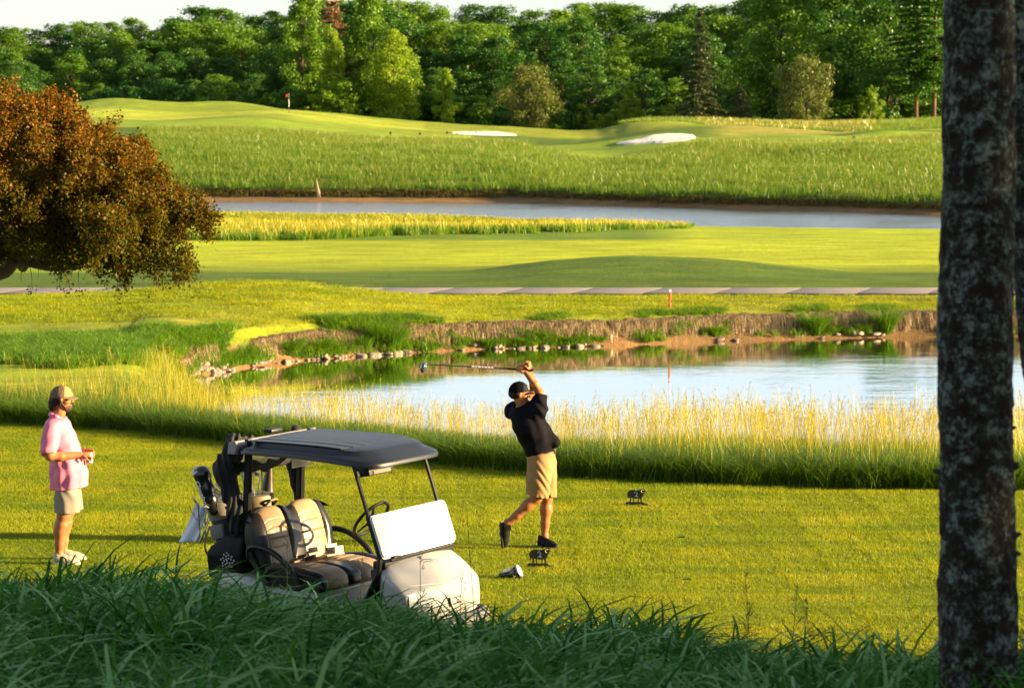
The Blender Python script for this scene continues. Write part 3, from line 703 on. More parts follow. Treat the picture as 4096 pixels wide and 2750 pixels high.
# round tussocks standing at the waterline
def tussock(px, py, r, h, label, grp=None):
    n = int(500*r/.3); g = ground_at(px, py, 45, 70); b = disc(n, r*.45)
    an = np.arctan2(b[:, 1], b[:, 0])+rg.normal(0, .3, n)
    d = np.hypot(b[:, 0], b[:, 1])/(r*.45)
    m = join_np([blades(rg, b, h*rg.uniform(.6, 1.1, n), rg.uniform(.010, .018, n), .15+.7*d*rg.uniform(.6, 1.3, n), .25, seg=3, ang=an)], 'grass_tussock', [M_tuss])
    o = link('grass_tussock', m); o.location = (g.x, g.y+.1, g.z-.03); return tag(o, label, 'tussock', grp)
for px, py, r, h, lb in ((1160, 1420, .42, .55, 'low spreading green tussock on the left pond bank above the rocks'),
    (1290, 1410, .40, .5, 'green tussock just left of the tallest bank tussock'),
    (1450, 1400, .40, .55, 'green tussock leaning against the tall arching clump'),
    (1560, 1405, .48, 1.0, 'tall arching green clump hanging over the left pond bank'),
    (1510, 1395, .40, .9, 'tall green clump left half of the big arching clump'),
    (1955, 1400, .30, .42, 'round bright tussock at the waterline, first of five'),
    (2090, 1392, .27, .36, 'round bright tussock at the waterline, second of five'),
    (2195, 1388, .27, .36, 'round bright tussock at the waterline, third of five'),
    (2280, 1385, .27, .40, 'round bright tussock at the waterline, fourth of five'),
    (2400, 1372, .20, .33, 'small round tussock at the waterline, rightmost of five'),
    (2860, 1350, .36, .42, 'green tussock on the pond bank right of the red stake'),
    (3260, 1342, .45, .85, 'tall dark green clump on the right part of the bank'),
    (3340, 1338, .22, .34, 'small round tussock below the tall dark clump'),
    (3460, 1335, .30, .42, 'green tussock between the two tall clumps of the right bank'),
    (3540, 1332, .40, 1.0, 'tallest dark green clump on the right part of the bank'),
    (640, 1440, .45, .6, 'green tussock left of the rock pile')):
    tussock(px, py, r, h, lb)
# rocks
rockm = pmat('bank_rock', (.30,.24,.19), .9, col2=(.13,.10,.08), nscale=5, bump=1, bscale=14)
rms = []
for k in range(7):
    bm = bmesh.new(); bmesh.ops.create_icosphere(bm, subdivisions=2, radius=1)
    for v in bm.verts:
        q = v.co*2.1; s = 1+.35*math.sin(q.x*1.7+k*2.1)*math.cos(q.y*1.9+k)+random.uniform(-.06,.06); v.co *= s; v.co.z = max(v.co.z, -.5)*.6
        v.co.x = max(-.9, min(.95, v.co.x)); v.co.y = max(-.8, min(.85, v.co.y)); v.co.z = min(v.co.z, .45)
    m = bpy.data.meshes.new('shore_rock'); bm.to_mesh(m); bm.free(); m.materials.append(rockm); rms.append(m)
ORD = ['first','second','third','fourth','fifth','sixth','seventh','eighth','ninth','tenth','eleventh','twelfth','thirteenth','fourteenth','fifteenth','sixteenth','seventeenth','eighteenth','nineteenth','twentieth','twenty-first','twenty-second','twenty-third','twenty-fourth','twenty-fifth','twenty-sixth','twenty-seventh','twenty-eighth','twenty-ninth','thirtieth']
MARKS = [(-400,'the left picture edge'),(420,'the leftmost far mound'),(950,'the second far mound'),(1156,'the flagstick'),(1340,'the dead conifer'),(1580,'the broad glowing tree'),(1800,'the small pointed bright tree'),(2130,'the round olive tree'),(2460,'the pointed white bunker'),(2800,'the big layered pine'),(3225,'the rounded bushy tree'),(3660,'the bare pine trunks')]
cnt = {}
def beside(px, what):
    i = max(k for k, m in enumerate(MARKS) if m[0] <= px); key = (i, what); cnt[key] = cnt.get(key, 0)+1
    return f'{what}, {ORD[cnt[key]-1]} one rightwards from {MARKS[i][1]}'
def rock(px, py, r, label, grp):
    g = ground_at(px, py, 45, 70)
    o = link('shore_rock', random.choice(rms)); o.location = (g.x, g.y, max(g.z, WATER)+r*.15)
    o.scale = (r*random.uniform(.9,1.5), r*random.uniform(.8,1.2), r*random.uniform(.6,1.1)); o.rotation_euler = (random.uniform(-.2,.2), random.uniform(-.2,.2), random.uniform(0,6.28))
    tag(o, label, 'rock', grp)
for k in range(26): rock(random.uniform(735, 930), random.uniform(1465, 1512), random.uniform(.08,.17), 'grey brown rock in the pile at the left tip of the pond', 'rocks piled at the left tip of the pond')
for k in range(30):
    t = k/29+random.uniform(-.012,.012); rock(1000+t*640+random.uniform(-14,14), 1472-t*58+random.uniform(-12,9), random.choice((.05,.07,.09,.12,.17))*random.uniform(.8,1.2), f'flat rock on the left waterline, {ORD[k]} rightwards from the rock pile', 'rocks along the left waterline')
for k in range(16): rock(1910+k*33+random.uniform(-12,12), random.uniform(1386,1406), random.choice((.05,.08,.12))*random.uniform(.8,1.2), f'{ORD[k]} rock from the left at the foot of the five round tussocks', 'rocks under the round tussocks')
for px, py, r, lb in ((2880,1366,.12,'flat rock alone in the shallows below the bank tussock'), (2945,1362,.10,'small round rock near the flat lone rock'), (3290,1352,.07,'small rock under the tall dark clump'), (3350,1348,.08,'rock under the small round tussock'), (3430,1350,.20,'broad flat pale rock under the right bank'), (3505,1345,.14,'rock beside the broad flat rock'), (3530,1344,.09,'smallest rock right of the broad flat rock'), (1850,1418,.08,'lone brown rock on the mud left of the tussocks')):
    rock(px, py, r, lb, None)

# reeds between fairway and far pond
def reed_clump(nb, h, ns):
    b = disc(nb, .5); s = disc(ns, .5)
    return [blades(rg, b, rg.uniform(h*.5, h*.85, nb), rg.uniform(.02, .035, nb), rg.uniform(.1, .5, nb), .12, seg=2), blades(rg, s, rg.uniform(h*.75, h*1.2, ns), rg.uniform(.012, .02, ns), rg.uniform(.05, .35, ns), .05, seg=2, taper=.9, mi=1)]
rp_ = [mk('reed_clump', reed_clump(110, .72, 9), [M_tuss, M_stalk]) for k in range(4)]
rp_f = [mk('far_fringe_clump', [blades(rg, disc(60, .4), rg.uniform(.15, .35, 60), rg.uniform(.02, .04, 60), rg.uniform(.6, 1.8, 60), rg.uniform(1, 2.5, 60), seg=3)], [leafmat('far_fringe', [(.05,.05,.015), (.12,.11,.03), (.22,.17,.08)], trans=.3, gloss=.0)]) for k in range(2)]
x, y, c = rand_fan(3600, 101, 134, 650, 2750); e0 = I(c, [800, 1400, 2000, 2400, 2720], [101.5, 102.5, 105.5, 109, 113.5]); e1 = fp_near(c)-.3
k = (y > e0+(n2(x, y)-.5)*2) & (y < e1); x, y, c = x[k], y[k], c[k]; print('reeds', len(x))
lay('far_bank_fringe', pts_on(*(lambda c_, y_: ((c_-2048)/F*y_, y_))(np.linspace(500, 4300, 900), fp_far(np.linspace(500, 4300, 900))+1.75+rg.normal(0, .12, 900)), -.05), rp_f, .8, 1.4, 'dark dead grass fringe along the top of the far pond bank', 'dead grass')
lay('reeds', pts_on(x, y, -.05), rp_, .75, 1.05, 'golden reeds and long grass between fairway and far pond', 'reeds', zs=np.interp(y, [101, 106, 116, 134], [.95, .85, .45, .32])*(.75+.5*n2(x, y)))
# rough of the far slope
M_goldr = leafmat('gold_rough_blade', [(.14,.18,.03), (.24,.25,.04), (.36,.32,.08)], trans=.4, gloss=.03)
M_far = leafmat('far_rough_blade', [(.055,.12,.012), (.09,.17,.016), (.15,.24,.03), (.27,.31,.07)], trans=.4, gloss=.01)
M_far2 = leafmat('deep_rough_blade', [(.045,.12,.010), (.07,.17,.012), (.12,.22,.018), (.18,.26,.03)], trans=.4, gloss=.01)
fr = []
for k in range(6):
    b = disc(46, .85); fr.append(mk('rough_clump', [blades(rg, b, rg.uniform(.2, .55, 46), rg.uniform(.018, .032, 46), rg.uniform(.1, .7, 46), .25, seg=2), blades(rg, disc(3, .85), rg.uniform(.35, .6, 3), rg.uniform(.010, .018, 3), rg.uniform(.1, .6, 3), .1, seg=2, taper=.7, mi=1)], [M_far if k < 3 else M_far2, M_goldr]))
x, y, c = rand_fan(30000, 136, 206, 600, 4350); ff = fp_far(c)
edge = I(c, [0, 1400, 1800, 2200, 2450, 2700, 2900, 4096], [196, 195, 193, 184, 176, 186, 197, 204])
k = (y > ff+2.1) & (y < edge+(n3(x,y)-.5)*4) ; x, y, c = x[k], y[k], c[k]; print('rough', len(x))
w = (n3(x*1.6, y*2.4)*.6+n2(x*1.1, y*2.0)*.4 + rg.normal(0, .10, len(x)) + np.clip((178-y)/80, -.2, .25)) > .50
lay('far_slope_rough', pts_on(x, y, -.04), fr, .6, 1.15, 'long green rough covering the slope beyond the far pond', 'rough grass', ids=np.where(w, 3, 0)+rg.integers(0, 3, len(x)))
gr_ = [mk('gold_clump', [blades(rg, disc(46, .9), rg.uniform(.25, .75, 46), rg.uniform(.05, .08, 46), rg.uniform(.1, .6, 46), .2, seg=2)], [M_goldr]) for k in range(3)]
x, y, c = rand_fan(5200, 238, 318, 2500, 3800); k = (y > I(c, [2500, 2780, 2900, 3500, 3800], [286, 280, 262, 255, 262])); x, y, c = x[k], y[k], c[k]
kk = (c > 2780) & (c < 3480) & (rg.uniform(0, 1, len(c)) < .25)
lay('golden_rough', pts_on(x[kk], y[kk], -.04), gr_, .7, 1.2, 'golden long grass on the crest behind the right bunker', 'rough grass')
lay('crest_rough', pts_on(x[~kk], y[~kk], -.04), fr, .7, 1.2, 'green long grass on the crest of the right hill', 'rough grass')
# short mown grass beyond the pond that catches the light at its edges
x, y, c = rand_fan(2600, 60, 69, -250, 4350); k = (y > shore_far(c)*pond_w(c)+1.1) & (y > 57); x, y = x[k], y[k]
sh = [mk('lawn_tuft', [blades(rg, disc(150, .5), rg.uniform(.03, .07, 150), rg.uniform(.008, .014, 150), rg.uniform(.2, 1.0, 150), .1, seg=1)], [M_turf]) for k in range(3)]
lay('lawn_tufts', pts_on(x, y, -.005), sh, .8, 1.2, 'mown grass strip between pond bank and path', 'grass')
# ------------------------------------------------------------------ trees
rt = np.random.default_rng(23)
barkm = pmat('bark', (.10,.075,.05), .95, col2=(.05,.04,.03), nscale=3, bump=.8, bscale=20, stretch=(1,1,.3))
barkred = pmat('pine_bark', (.20,.11,.06), .95, col2=(.10,.06,.04), nscale=3)
LM = dict(
 mid=leafmat('leaf_mid', [(.045,.12,.008), (.085,.19,.012), (.16,.27,.018)], trans=.38, gloss=.012, tcol=(1.6,1.5,.5)),
 deep=leafmat('leaf_deep', [(.020,.075,.010), (.038,.115,.014), (.075,.16,.018)], trans=.33, gloss=.012, tcol=(1.4,1.5,.6)),
 bright=leafmat('leaf_bright', [(.08,.17,.006), (.15,.26,.010), (.27,.36,.018)], trans=.45, gloss=.012, tcol=(1.6,1.4,.4)),
 olive=leafmat('leaf_olive', [(.06,.09,.018), (.11,.14,.025), (.19,.21,.045)], trans=.3, gloss=.012),
 pine=leafmat('needle', [(.030,.055,.022), (.055,.080,.030), (.10,.12,.04)], trans=.2, gloss=.012),
 dead=leafmat('dead_needle', [(.12,.06,.035), (.22,.11,.06), (.32,.17,.10)], trans=.2, gloss=.012, tcol=(1.2,.9,.7)),
)
def leaf_quads(C, size, up=.0, aspect=1.0, nrm=None):
    """square-ish folded leaf clumps at C with random orientation"""
    n = len(C); a = rt.normal(0, 1, (n, 3)); a[:, 2] += up
    if nrm is not None: a = a*.75 + nrm
    a /= np.linalg.norm(a, axis=1)[:, None]; b = np.cross(a, rt.normal(0, 1, (n, 3))); b /= np.linalg.norm(b, axis=1)[:, None]+1e-9; c = np.cross(a, b)
    s = (size*rt.uniform(.6, 1.3, n))[:, None] if np.ndim(size) == 0 else (size*rt.uniform(.7, 1.2, n))[:, None]
    V = np.stack([C-b*s*.5*aspect, C+c*s*.32+a*s*.10, C+b*s*.5*aspect, C-c*s*.32+a*s*.12], 1).reshape(-1, 3)
    Fq = np.arange(n*4).reshape(n, 4)
    return V, Fq, np.repeat(rt.uniform(0, 1, n), 4), np.zeros(n)
def limb(mb, p0, p1, r0, r1, wob=.08, n=5, sides=6):
    p0 = Vector(p0); p1 = Vector(p1); L = (p1-p0).length
    pts = [p0.lerp(p1, i/n) + (Vector((random.gauss(0,1), random.gauss(0,1), random.gauss(0,1)))*L*wob*.5 if 0 < i < n else Vector()) for i in range(n+1)]
    mb.tube(pts, [r0+(r1-r0)*(i/n)**.8 for i in range(n+1)], n=sides); return pts
def decid(H=20, Rw=5, base=.12, nclump=38, nleaf=320, size=.42, shape='round', trunk=.28):
    """crown mesh and trunk mesh (numpy seeded) in metres, origin at the foot"""
    cl = []; tr = MB(); tp = Vector((random.uniform(-.4,.4), random.uniform(-.4,.4), H*.8)); spine = limb(tr, (0,0,-.6), tp, trunk, trunk*.3, .02, 6, 8)
    for i in range(nclump):
        t = (i+.5)/nclump; z = H*(base + (1-base)*t)
        if shape == 'round': pr = math.sin(math.pi*min(1, .12+.86*t))**.6
        elif shape == 'cone': pr = (1-t)**.75*1.05+.06
        else: pr = math.sin(math.pi*min(1, .25+.72*t))**.8
        a = i*2.399+random.uniform(-.5,.5); rr = Rw*pr*random.uniform(.30, .98); cr = Rw*random.uniform(.15,.33)*(1 if t < .85 else .8)
        cx, cy = rr*math.cos(a), rr*math.sin(a); z += random.uniform(-.09,.09)*H
        z = min(z, H-cr*.6); cl.append((cx, cy, z, cr))
        if i % 2 == 0:
            q = spine[min(len(spine)-1, max(1, int(t*6)))]; limb(tr, q, (cx, cy, z-.2*cr), trunk*.35*(1-t*.6), .03, .1, 4, 5)
    P0 = []; N0 = []
    for cx, cy, z, cr in cl:
        m = int(nleaf*(cr/(Rw*.28))**1.7); d = rt.normal(0, 1, (m, 3)); d /= np.linalg.norm(d, axis=1)[:, None]; d[:, 2] = np.where((d[:, 2] < -.3) & (rt.uniform(0,1,m) < .25), -d[:, 2], d[:, 2])
        r = cr*rt.uniform(.30, 1.2, m)**.7*(1+.28*np.sin(d[:,0]*5+cx)*np.cos(d[:,1]*6+cy)+.15*np.sin(d[:,2]*9+z)); P0.append(np.array([cx, cy, z])+d*r[:, None]*np.array([1,1,.85])); N0.append(d)
    C = np.concatenate(P0); C[:, 2] = np.maximum(C[:, 2], .3); N = np.concatenate(N0)
    return leaf_quads(C, size, nrm=N*1.0), tr
def conifer(H, Rw, base=.1, droop=.25, size=.35, nlev=26, dens=70, gap=0.0):
    tr = MB(); tr.tube([(0,0,-.5),(0.05,0,H*.5),(0,0,H)], [.32,.2,.03], n=8); P0 = []
    for i in range(nlev):
        t = (i+random.uniform(-.3,.3))/nlev; z = H*(base+(1-base)*max(0,t)); nb = 6; R0 = Rw*(1-t)**.8*random.uniform(.7,1.15)+.25
        for k in range(nb):
            if random.random() < gap: continue
            a = k*6.28/nb+random.uniform(-.4,.4)+i; Lb = R0*random.uniform(.65,1.1); e = Vector((Lb*math.cos(a), Lb*math.sin(a), z-Lb*droop+Lb*.12))
            tr.tube([(0,0,z), ((e.x)*.5, e.y*.5, z-.2*Lb*droop), e], [.06,.04,.012], n=4)
            m = int(dens*(Lb/Rw+.15)); s = rt.uniform(.18, 1, m); wdt = .22*Lb*np.sin(np.pi*np.minimum(1, s*.9))+.08
            lat = rt.normal(0, .5, m)*wdt*1.3; zz = z-Lb*droop*s**1.4+.12*Lb*s+rt.normal(0, .07, m)-.10*np.abs(lat)
            P0.append(np.stack([Lb*s*math.cos(a)-lat*math.sin(a), Lb*s*math.sin(a)+lat*math.cos(a), zz], 1))
    C = np.concatenate(P0); return leaf_quads(C, size, up=1.4, aspect=1.2), tr
def tree_meshes(kind, leaf, tr, bark=None):
    v, f, a, mi = leaf; m = mesh_from('crown', v, f); fattr(m, 'v', a); m.materials.append(LM[kind])
    t = mesh_from('trunk', tr.v, tr.f, True); t.materials.append(bark or barkm); return m, t
def plant(meshes, px, ytop, d, H0, label, name='broadleaf_tree', cat='tree', group=None, wscale=1.0, rot=None, ymul=1.0):
    """stand a tree at distance d under photograph column px so that its top reaches ytop"""
    x = P(px, 450, d).x; g = tz(x, d); top = P(px, ytop, d).z; s = max(.25, (top-g)/H0)
    o = thing(name, label, cat, (x, d, g-.1), (0,0,random.uniform(0,6.28) if rot is None else rot), group); o.scale = (s*wscale, s*wscale, s)
    link('crown', meshes[0], None, o); link('trunk', meshes[1], None, o); return o
Vd = {}
for kind, nm in (('mid', 5), ('deep', 5), ('bright', 1)):
    for k in range(nm):
        Vd[kind, k] = tree_meshes(kind, *decid(18, 5.2, .08, 84, 210, .40, ['round','oval','round'][k % 3]))
# woods: back rows (reaching the skyline), middle rows, front rows
sky_px = [-200, 0, 200, 400, 700, 850, 1000, 1200, 1450, 1700, 1820, 2060, 2200, 2450, 2700, 3200, 4300]
sky_y  = [95, 105, 85, 70, 45, 10, 55, -20, -40, 0, 15, 25, 15, 8, 25, -60, -80]
def row(n, d, ylo, yhi, kinds, grp, label, px0=-150, px1=4250, wj=(1.25,1.8)):
    for i in range(n):
        px = px0+(px1-px0)*(i+random.uniform(.2,.8))/n; dd = d*random.uniform(.97,1.03); yb = np.interp(px, sky_px, sky_y)
        kd = random.choice(kinds); plant(Vd[kd, random.randrange(5 if kd != 'bright' else 1)], px, yb+random.uniform(ylo, yhi), dd, 18, beside(px, label), group=grp, wscale=random.uniform(*wj))
row(40, 455, 0, 30, ['mid','deep','mid'], 'trees of the skyline row', 'green crown on the skyline')
row(38, 415, 45, 130, ['mid','deep'], 'trees in the middle of the woods', 'green crown just below the skyline')
row(36, 385, 120, 230, ['deep','mid','deep'], 'trees of the inner wood', 'dark crown halfway down the woods')
row(36, 362, 225, 320, ['deep','mid','deep'], 'low trees at the edge of the woods', 'low dark tree at the wood edge')
# trees that stand out
plant(tree_meshes('mid', *decid(22, 5.0, .04, 110, 237, .42, 'oval')), 1215, -70, 345, 22, 'very tall green tree rising out of the picture behind the flagstick', rot=.3, wscale=.92)
plant(tree_meshes('bright', *decid(20, 5.0, .04, 100, 237, .42, 'oval')), 1330, 120, 338, 20, 'sunlit green tree directly behind the red flag', wscale=.62)
plant(tree_meshes('dead', *conifer(20, 4.8, .15, .1, .34, 30, 110, .12), bark=barkred), 1330, -60, 352, 20, 'dead reddish brown conifer showing between two green trees', 'dead_conifer')
plant(tree_meshes('mid', *decid(22, 5.5, .04, 110, 237, .42, 'oval')), 1480, -40, 348, 22, 'tall green tree just right of the dead conifer', wscale=.85)
plant(tree_meshes('bright', *decid(20, 5.8, .03, 118, 244, .42, 'oval')), 1570, 120, 335, 20, 'broad yellow green tree glowing in the sun right of the dead conifer', wscale=1.02)
plant(tree_meshes('bright', *decid(12, 3.2, .05, 40, 300, .34, 'cone')), 1785, 275, 332, 12, 'small bright yellow green tree with a pointed top', wscale=.95)
plant(tree_meshes('olive', *decid(12, 6.5, .03, 60, 330, .36, 'round')), 2120, 262, 330, 12, 'round olive grey broad tree standing alone before the woods', wscale=.92)
plant(tree_meshes('pine', *conifer(22, 6.2, .12, .28, .38, 30, 150)), 2800, 20, 330, 22, 'big grey green pine with layered drooping branches', 'pine_tree', wscale=.78)
plant(tree_meshes('pine', *conifer(10, 4.5, .02, .28, .30, 18, 90)), 2960, 330, 326, 10, 'low spreading pine at the foot of the big pine', 'pine_tree')
plant(tree_meshes('bright', *decid(10, 3.0, .05, 36, 260, .34, 'round')), 2520, 330, 342, 10, 'small sunlit green tree left of the big pine', wscale=.8)
plant(tree_meshes('mid', *decid(22, 6, .02, 122, 244, .42, 'oval')), 3120, -180, 342, 22, 'very tall leafy tree right of the big pine', wscale=.9)
plant(tree_meshes('olive', *decid(12, 6.0, .02, 64, 360, .34, 'round')), 3225, 225, 322, 12, 'rounded bushy sunlit tree in front of the tall leafy tree', wscale=.80)
plant(tree_meshes('deep', *decid(24, 6.5, .06, 130, 244, .42, 'oval')), 3560, -330, 340, 24, 'very tall dark tree left of the bare pine trunks', wscale=.9)
plant(tree_meshes('bright', *decid(9, 2.8, .05, 30, 260, .32, 'round')), 3480, 340, 325, 9, 'small loose sunlit sapling beside the bushy tree')
for px, lb in ((3664, 'tall pine with a bare reddish trunk, left one of the pair'), (3735, 'tall pine with a bare reddish trunk, right one of the pair')):
    plant(tree_meshes('deep', *conifer(26, 4.8, .17, .22, .38, 32, 130, .1), bark=barkred), px, -330, 330, 26, lb, 'pine_tree')
# undergrowth: low bushes along the foot of the woods
Vb = [tree_meshes(k, *decid(4.2, 2.8, .0, 22, 230, .30, 'round', .08)) for k in ('deep', 'mid', 'bright')]
for i in range(56):
    px = -150+4400*(i+random.uniform(.1,.9))/56; d = random.uniform(338, 350)
    k = random.choices([0,1,2], [5,4,1])[0]
    if 1300 < px < 1450: d = 335; k = 2
    x = P(px, 450, d).x; o = thing('bush', beside(px, 'low bush under the woods'), 'bush', (x, d, tz(x, d)-.2), (0,0,random.uniform(0,6)), 'bushes at the foot of the woods')
    s = random.uniform(.7, 1.3); o.scale = (s*1.2, s*1.2, s); link('crown', Vb[k][0], None, o); link('trunk', Vb[k][1], None, o)

# trees outside the picture on the right whose shade lies on the near bank
vs1 = tree_meshes('deep', *decid(11, 4.4, .04, 60, 420, .26, 'round'))
vs2 = tree_meshes('deep', *decid(11, 4.2, .04, 40, 150, .26, 'round'))
for i, (x, y, s) in enumerate(((20, 1.5, 1.0), (24, 7.0, 1.05), (30, 12.2, 1.0), (17.5, -5, 1.0), (36, 3, 1.2), (31, -4, 1.1), (44, 10, 1.2))):
    o = thing('shade_tree', 'dark leafy tree beyond the right edge of the tee bank', 'tree', (x, y, tz(x, y)-.2), (0,0,i*1.3), 'trees beyond the right edge'); o.scale = (s,s,s)
    link('crown', (vs2 if i == 1 else vs1)[0], None, o); link('trunk', vs1[1], None, o)

# ---- the purple leaved tree at the left
D0 = 42.0; S0 = F/D0
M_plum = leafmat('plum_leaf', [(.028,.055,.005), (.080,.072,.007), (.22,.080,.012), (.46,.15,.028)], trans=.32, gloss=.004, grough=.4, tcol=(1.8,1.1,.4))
tp = thing('purple_leaf_tree', 'bushy tree with reddish bronze leaves reaching in from the left edge', 'tree', (P(-150, 1300, D0).x, D0, tz(P(-150,1300,D0).x, D0)))
def tl(px, py, dy=0.0): return P(px, py, D0+dy) - Vector(tp.location)
tw = MB()
tw.tube(smooth_path([(0,0,-.2), (.1,0,.5), tl(-60, 1130), tl(20, 1085), tl(60, 1040)], 4), [.20,.19,.18,.17,.165,.16,.155,.15,.15,.145,.14,.13,.125,.12,.11,.10,.09][:17], n=10)
hub = tl(60, 1040)
ells = [((150, 800), (640, 300), 2.4), ((-20, 610), (330, 300), 2.0), ((600, 890), (250, 170), 1.5), ((190, 540), (190, 150), 1.2), ((360, 640), (250, 150), 1.2), ((620, 990), (230, 140), 1.0), ((40, 880), (330, 170), 2.0), ((330, 960), (300, 110), 1.8)]
cl = []
for (cx, cy), (rx, ry), dz in ells:
    m = int(rx*ry/1750)
    for k in range(m):
        a = random.uniform(0, 6.28); q = random.uniform(.2, 1)**.5; yy_ = random.uniform(-1, 1); kk = math.sqrt(max(0, 1-(yy_*.85)**2))
        cl.append((cx+rx*q*math.cos(a)*kk*.92, cy+ry*q*math.sin(a)*kk*.92, yy_*dz))
C = []; LD = []
for (px, py, dy) in cl:
    if py > 1090 and px < 500: continue
    c0 = tl(px, py, dy); ro = random.uniform(.20, .36)
    mid = hub.lerp(c0, .5) + Vector((random.gauss(0,.12), random.gauss(0,.12), random.uniform(-.05,.25)))
    if random.random() < .4: tw.tube(smooth_path([hub, mid, c0], 3), [.028,.024,.018,.013,.010,.007,.004], n=5)
    for q in range(5):      # twigs
        e = c0 + Vector((random.gauss(0,1), random.gauss(0,1), random.gauss(.25,1))).normalized()*ro*1.15
        if random.random() < .5: tw.tube([c0, e], [.006, .002], n=3)
        m = 150; s = rt.uniform(.1, 1.12, m); dirv = np.array(e-c0); pp = np.array(c0)+dirv*s[:, None]+rt.normal(0, .065, (m, 3)); C.append(pp)
C = np.concatenate(C)
for k in range(26):          # bare drooping twigs below
    px = random.uniform(80, 860); a = tl(px, random.uniform(1020, 1080), random.uniform(-.8,.8)); b = a+Vector((random.uniform(-.15,.25), 0, -random.uniform(.2,.5)))
    tw.tube(smooth_path([a, a.lerp(b,.5)+Vector((random.uniform(-.08,.08),0,.03)), b], 3), [.007]*4+[.004]*3, n=3)
    if random.random() < .5: C = np.concatenate([C, np.array(b)+rt.normal(0,.06,(14,3))])
for k in range(9):           # long limbs through the lower crown
    e = tl(random.uniform(150, 800), random.uniform(880, 1080), random.uniform(-1,1)); tw.tube(smooth_path([hub, hub.lerp(e,.35)+Vector((0,0,-.12)), hub.lerp(e,.7)+Vector((0,0,.1)), e], 4), np.linspace(.06,.012,13), n=6)
for k in range(14):          # upright shoots at the outline
    px = random.choice([60,110,190,240,330,420,440,470,505,620,700,780]); py = np.interp(px, [0,120,230,330,430,560,640,760,860],[330,350,440,560,560,600,700,770,830]); a = tl(px, py+40, random.uniform(-.4,.2)); b = a+Vector((random.uniform(-.05,.1),0,random.uniform(.22,.36)))
    tw.tube([a,b],[.005,.003],n=3); C = np.concatenate([C, np.array(a)+np.array(b-a)*rt.uniform(0,1,(26,1))+rt.normal(0,.025,(26,3))])
n = len(C); v, f, a, mi = leaf_quads(C, .060, up=.6, aspect=1.0)
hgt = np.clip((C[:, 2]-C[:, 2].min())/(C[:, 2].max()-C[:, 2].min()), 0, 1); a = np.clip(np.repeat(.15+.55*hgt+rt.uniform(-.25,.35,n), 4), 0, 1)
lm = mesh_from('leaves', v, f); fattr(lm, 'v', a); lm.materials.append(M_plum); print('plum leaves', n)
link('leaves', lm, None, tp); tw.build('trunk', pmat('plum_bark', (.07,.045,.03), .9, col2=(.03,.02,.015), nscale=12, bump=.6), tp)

# ---- the two lichened trunks at the right edge
def lichen():
    m = bpy.data.materials.new('lichen_bark'); m.use_nodes = True; nt = m.node_tree; b = nt.nodes['Principled BSDF']; b.inputs['Roughness'].default_value = .92; b.inputs['Specular IOR Level'].default_value = .2
    tc = _n(nt, 'ShaderNodeTexCoord')
    def nz(s, d, r=.6):
        n = _n(nt, 'ShaderNodeTexNoise'); n.inputs['Scale'].default_value = s; n.inputs['Detail'].default_value = d; n.inputs['Roughness'].default_value = r; nt.links.new(tc.outputs['Object'], n.inputs[0]); return n
    a = nz(13, 8, .75); c = nz(42, 5, .7); e = nz(3.2, 4)
    rp = _n(nt, 'ShaderNodeValToRGB'); cr = rp.color_ramp
    for i, (p, col) in enumerate(((.0,(.012,.010,.008)), (.46,(.035,.028,.020)), (.52,(.09,.10,.08)), (.60,(.24,.28,.25)), (1,(.36,.40,.36)))):
        if i > 1: cr.elements.new(p)
    for i, (p, col) in enumerate(((.0,(.006,.004,.003)), (.48,(.014,.010,.006)), (.53,(.040,.044,.035)), (.585,(.125,.17,.145)), (1,(.25,.32,.28)))):
        cr.elements[i].position = p; cr.elements[i].color = (*col, 1)
    ad = _n(nt, 'ShaderNodeMath', operation='MULTIPLY_ADD'); ad.inputs[1].default_value = .30; nt.links.new(c.outputs[0], ad.inputs[0])
    a2 = _n(nt, 'ShaderNodeMath', operation='MULTIPLY_ADD'); a2.inputs[1].default_value = .75; a2.inputs[2].default_value = -.02; nt.links.new(a.outputs[0], a2.inputs[0]); nt.links.new(a2.outputs[0], ad.inputs[2])
    nt.links.new(ad.outputs[0], rp.inputs[0]); nt.links.new(rp.outputs[0], b.inputs['Base Color'])
    v = _n(nt, 'ShaderNodeTexVoronoi'); v.inputs['Scale'].default_value = 26; nt.links.new(tc.outputs['Object'], v.inputs[0])
    bp = _n(nt, 'ShaderNodeBump'); bp.inputs['Distance'].default_value = .02; nt.links.new(a.outputs[0], bp.inputs['Height'])
    b2 = _n(nt, 'ShaderNodeBump'); b2.inputs['Distance'].default_value = .012; b2.inputs['Strength'].default_value = .7; mpz = _n(nt, 'ShaderNodeMapping'); mpz.inputs['Scale'].default_value = (1,1,.22); nt.links.new(tc.outputs['Object'], mpz.inputs[0]); nzz = _n(nt, 'ShaderNodeTexNoise'); nzz.inputs['Scale'].default_value = 34; nzz.inputs['Detail'].default_value = 5; nt.links.new(mpz.outputs[0], nzz.inputs[0]); b3 = _n(nt, 'ShaderNodeBump'); b3.inputs['Distance'].default_value = .035; nt.links.new(nzz.outputs[0], b3.inputs['Height']); nt.links.new(b3.outputs[0], bp.inputs['Normal']); nt.links.new(v.outputs[0], b2.inputs['Height']); nt.links.new(bp.outputs[0], b2.inputs['Normal']); nt.links.new(b2.outputs[0], b.inputs['Normal'])
    return m
lich = lichen()
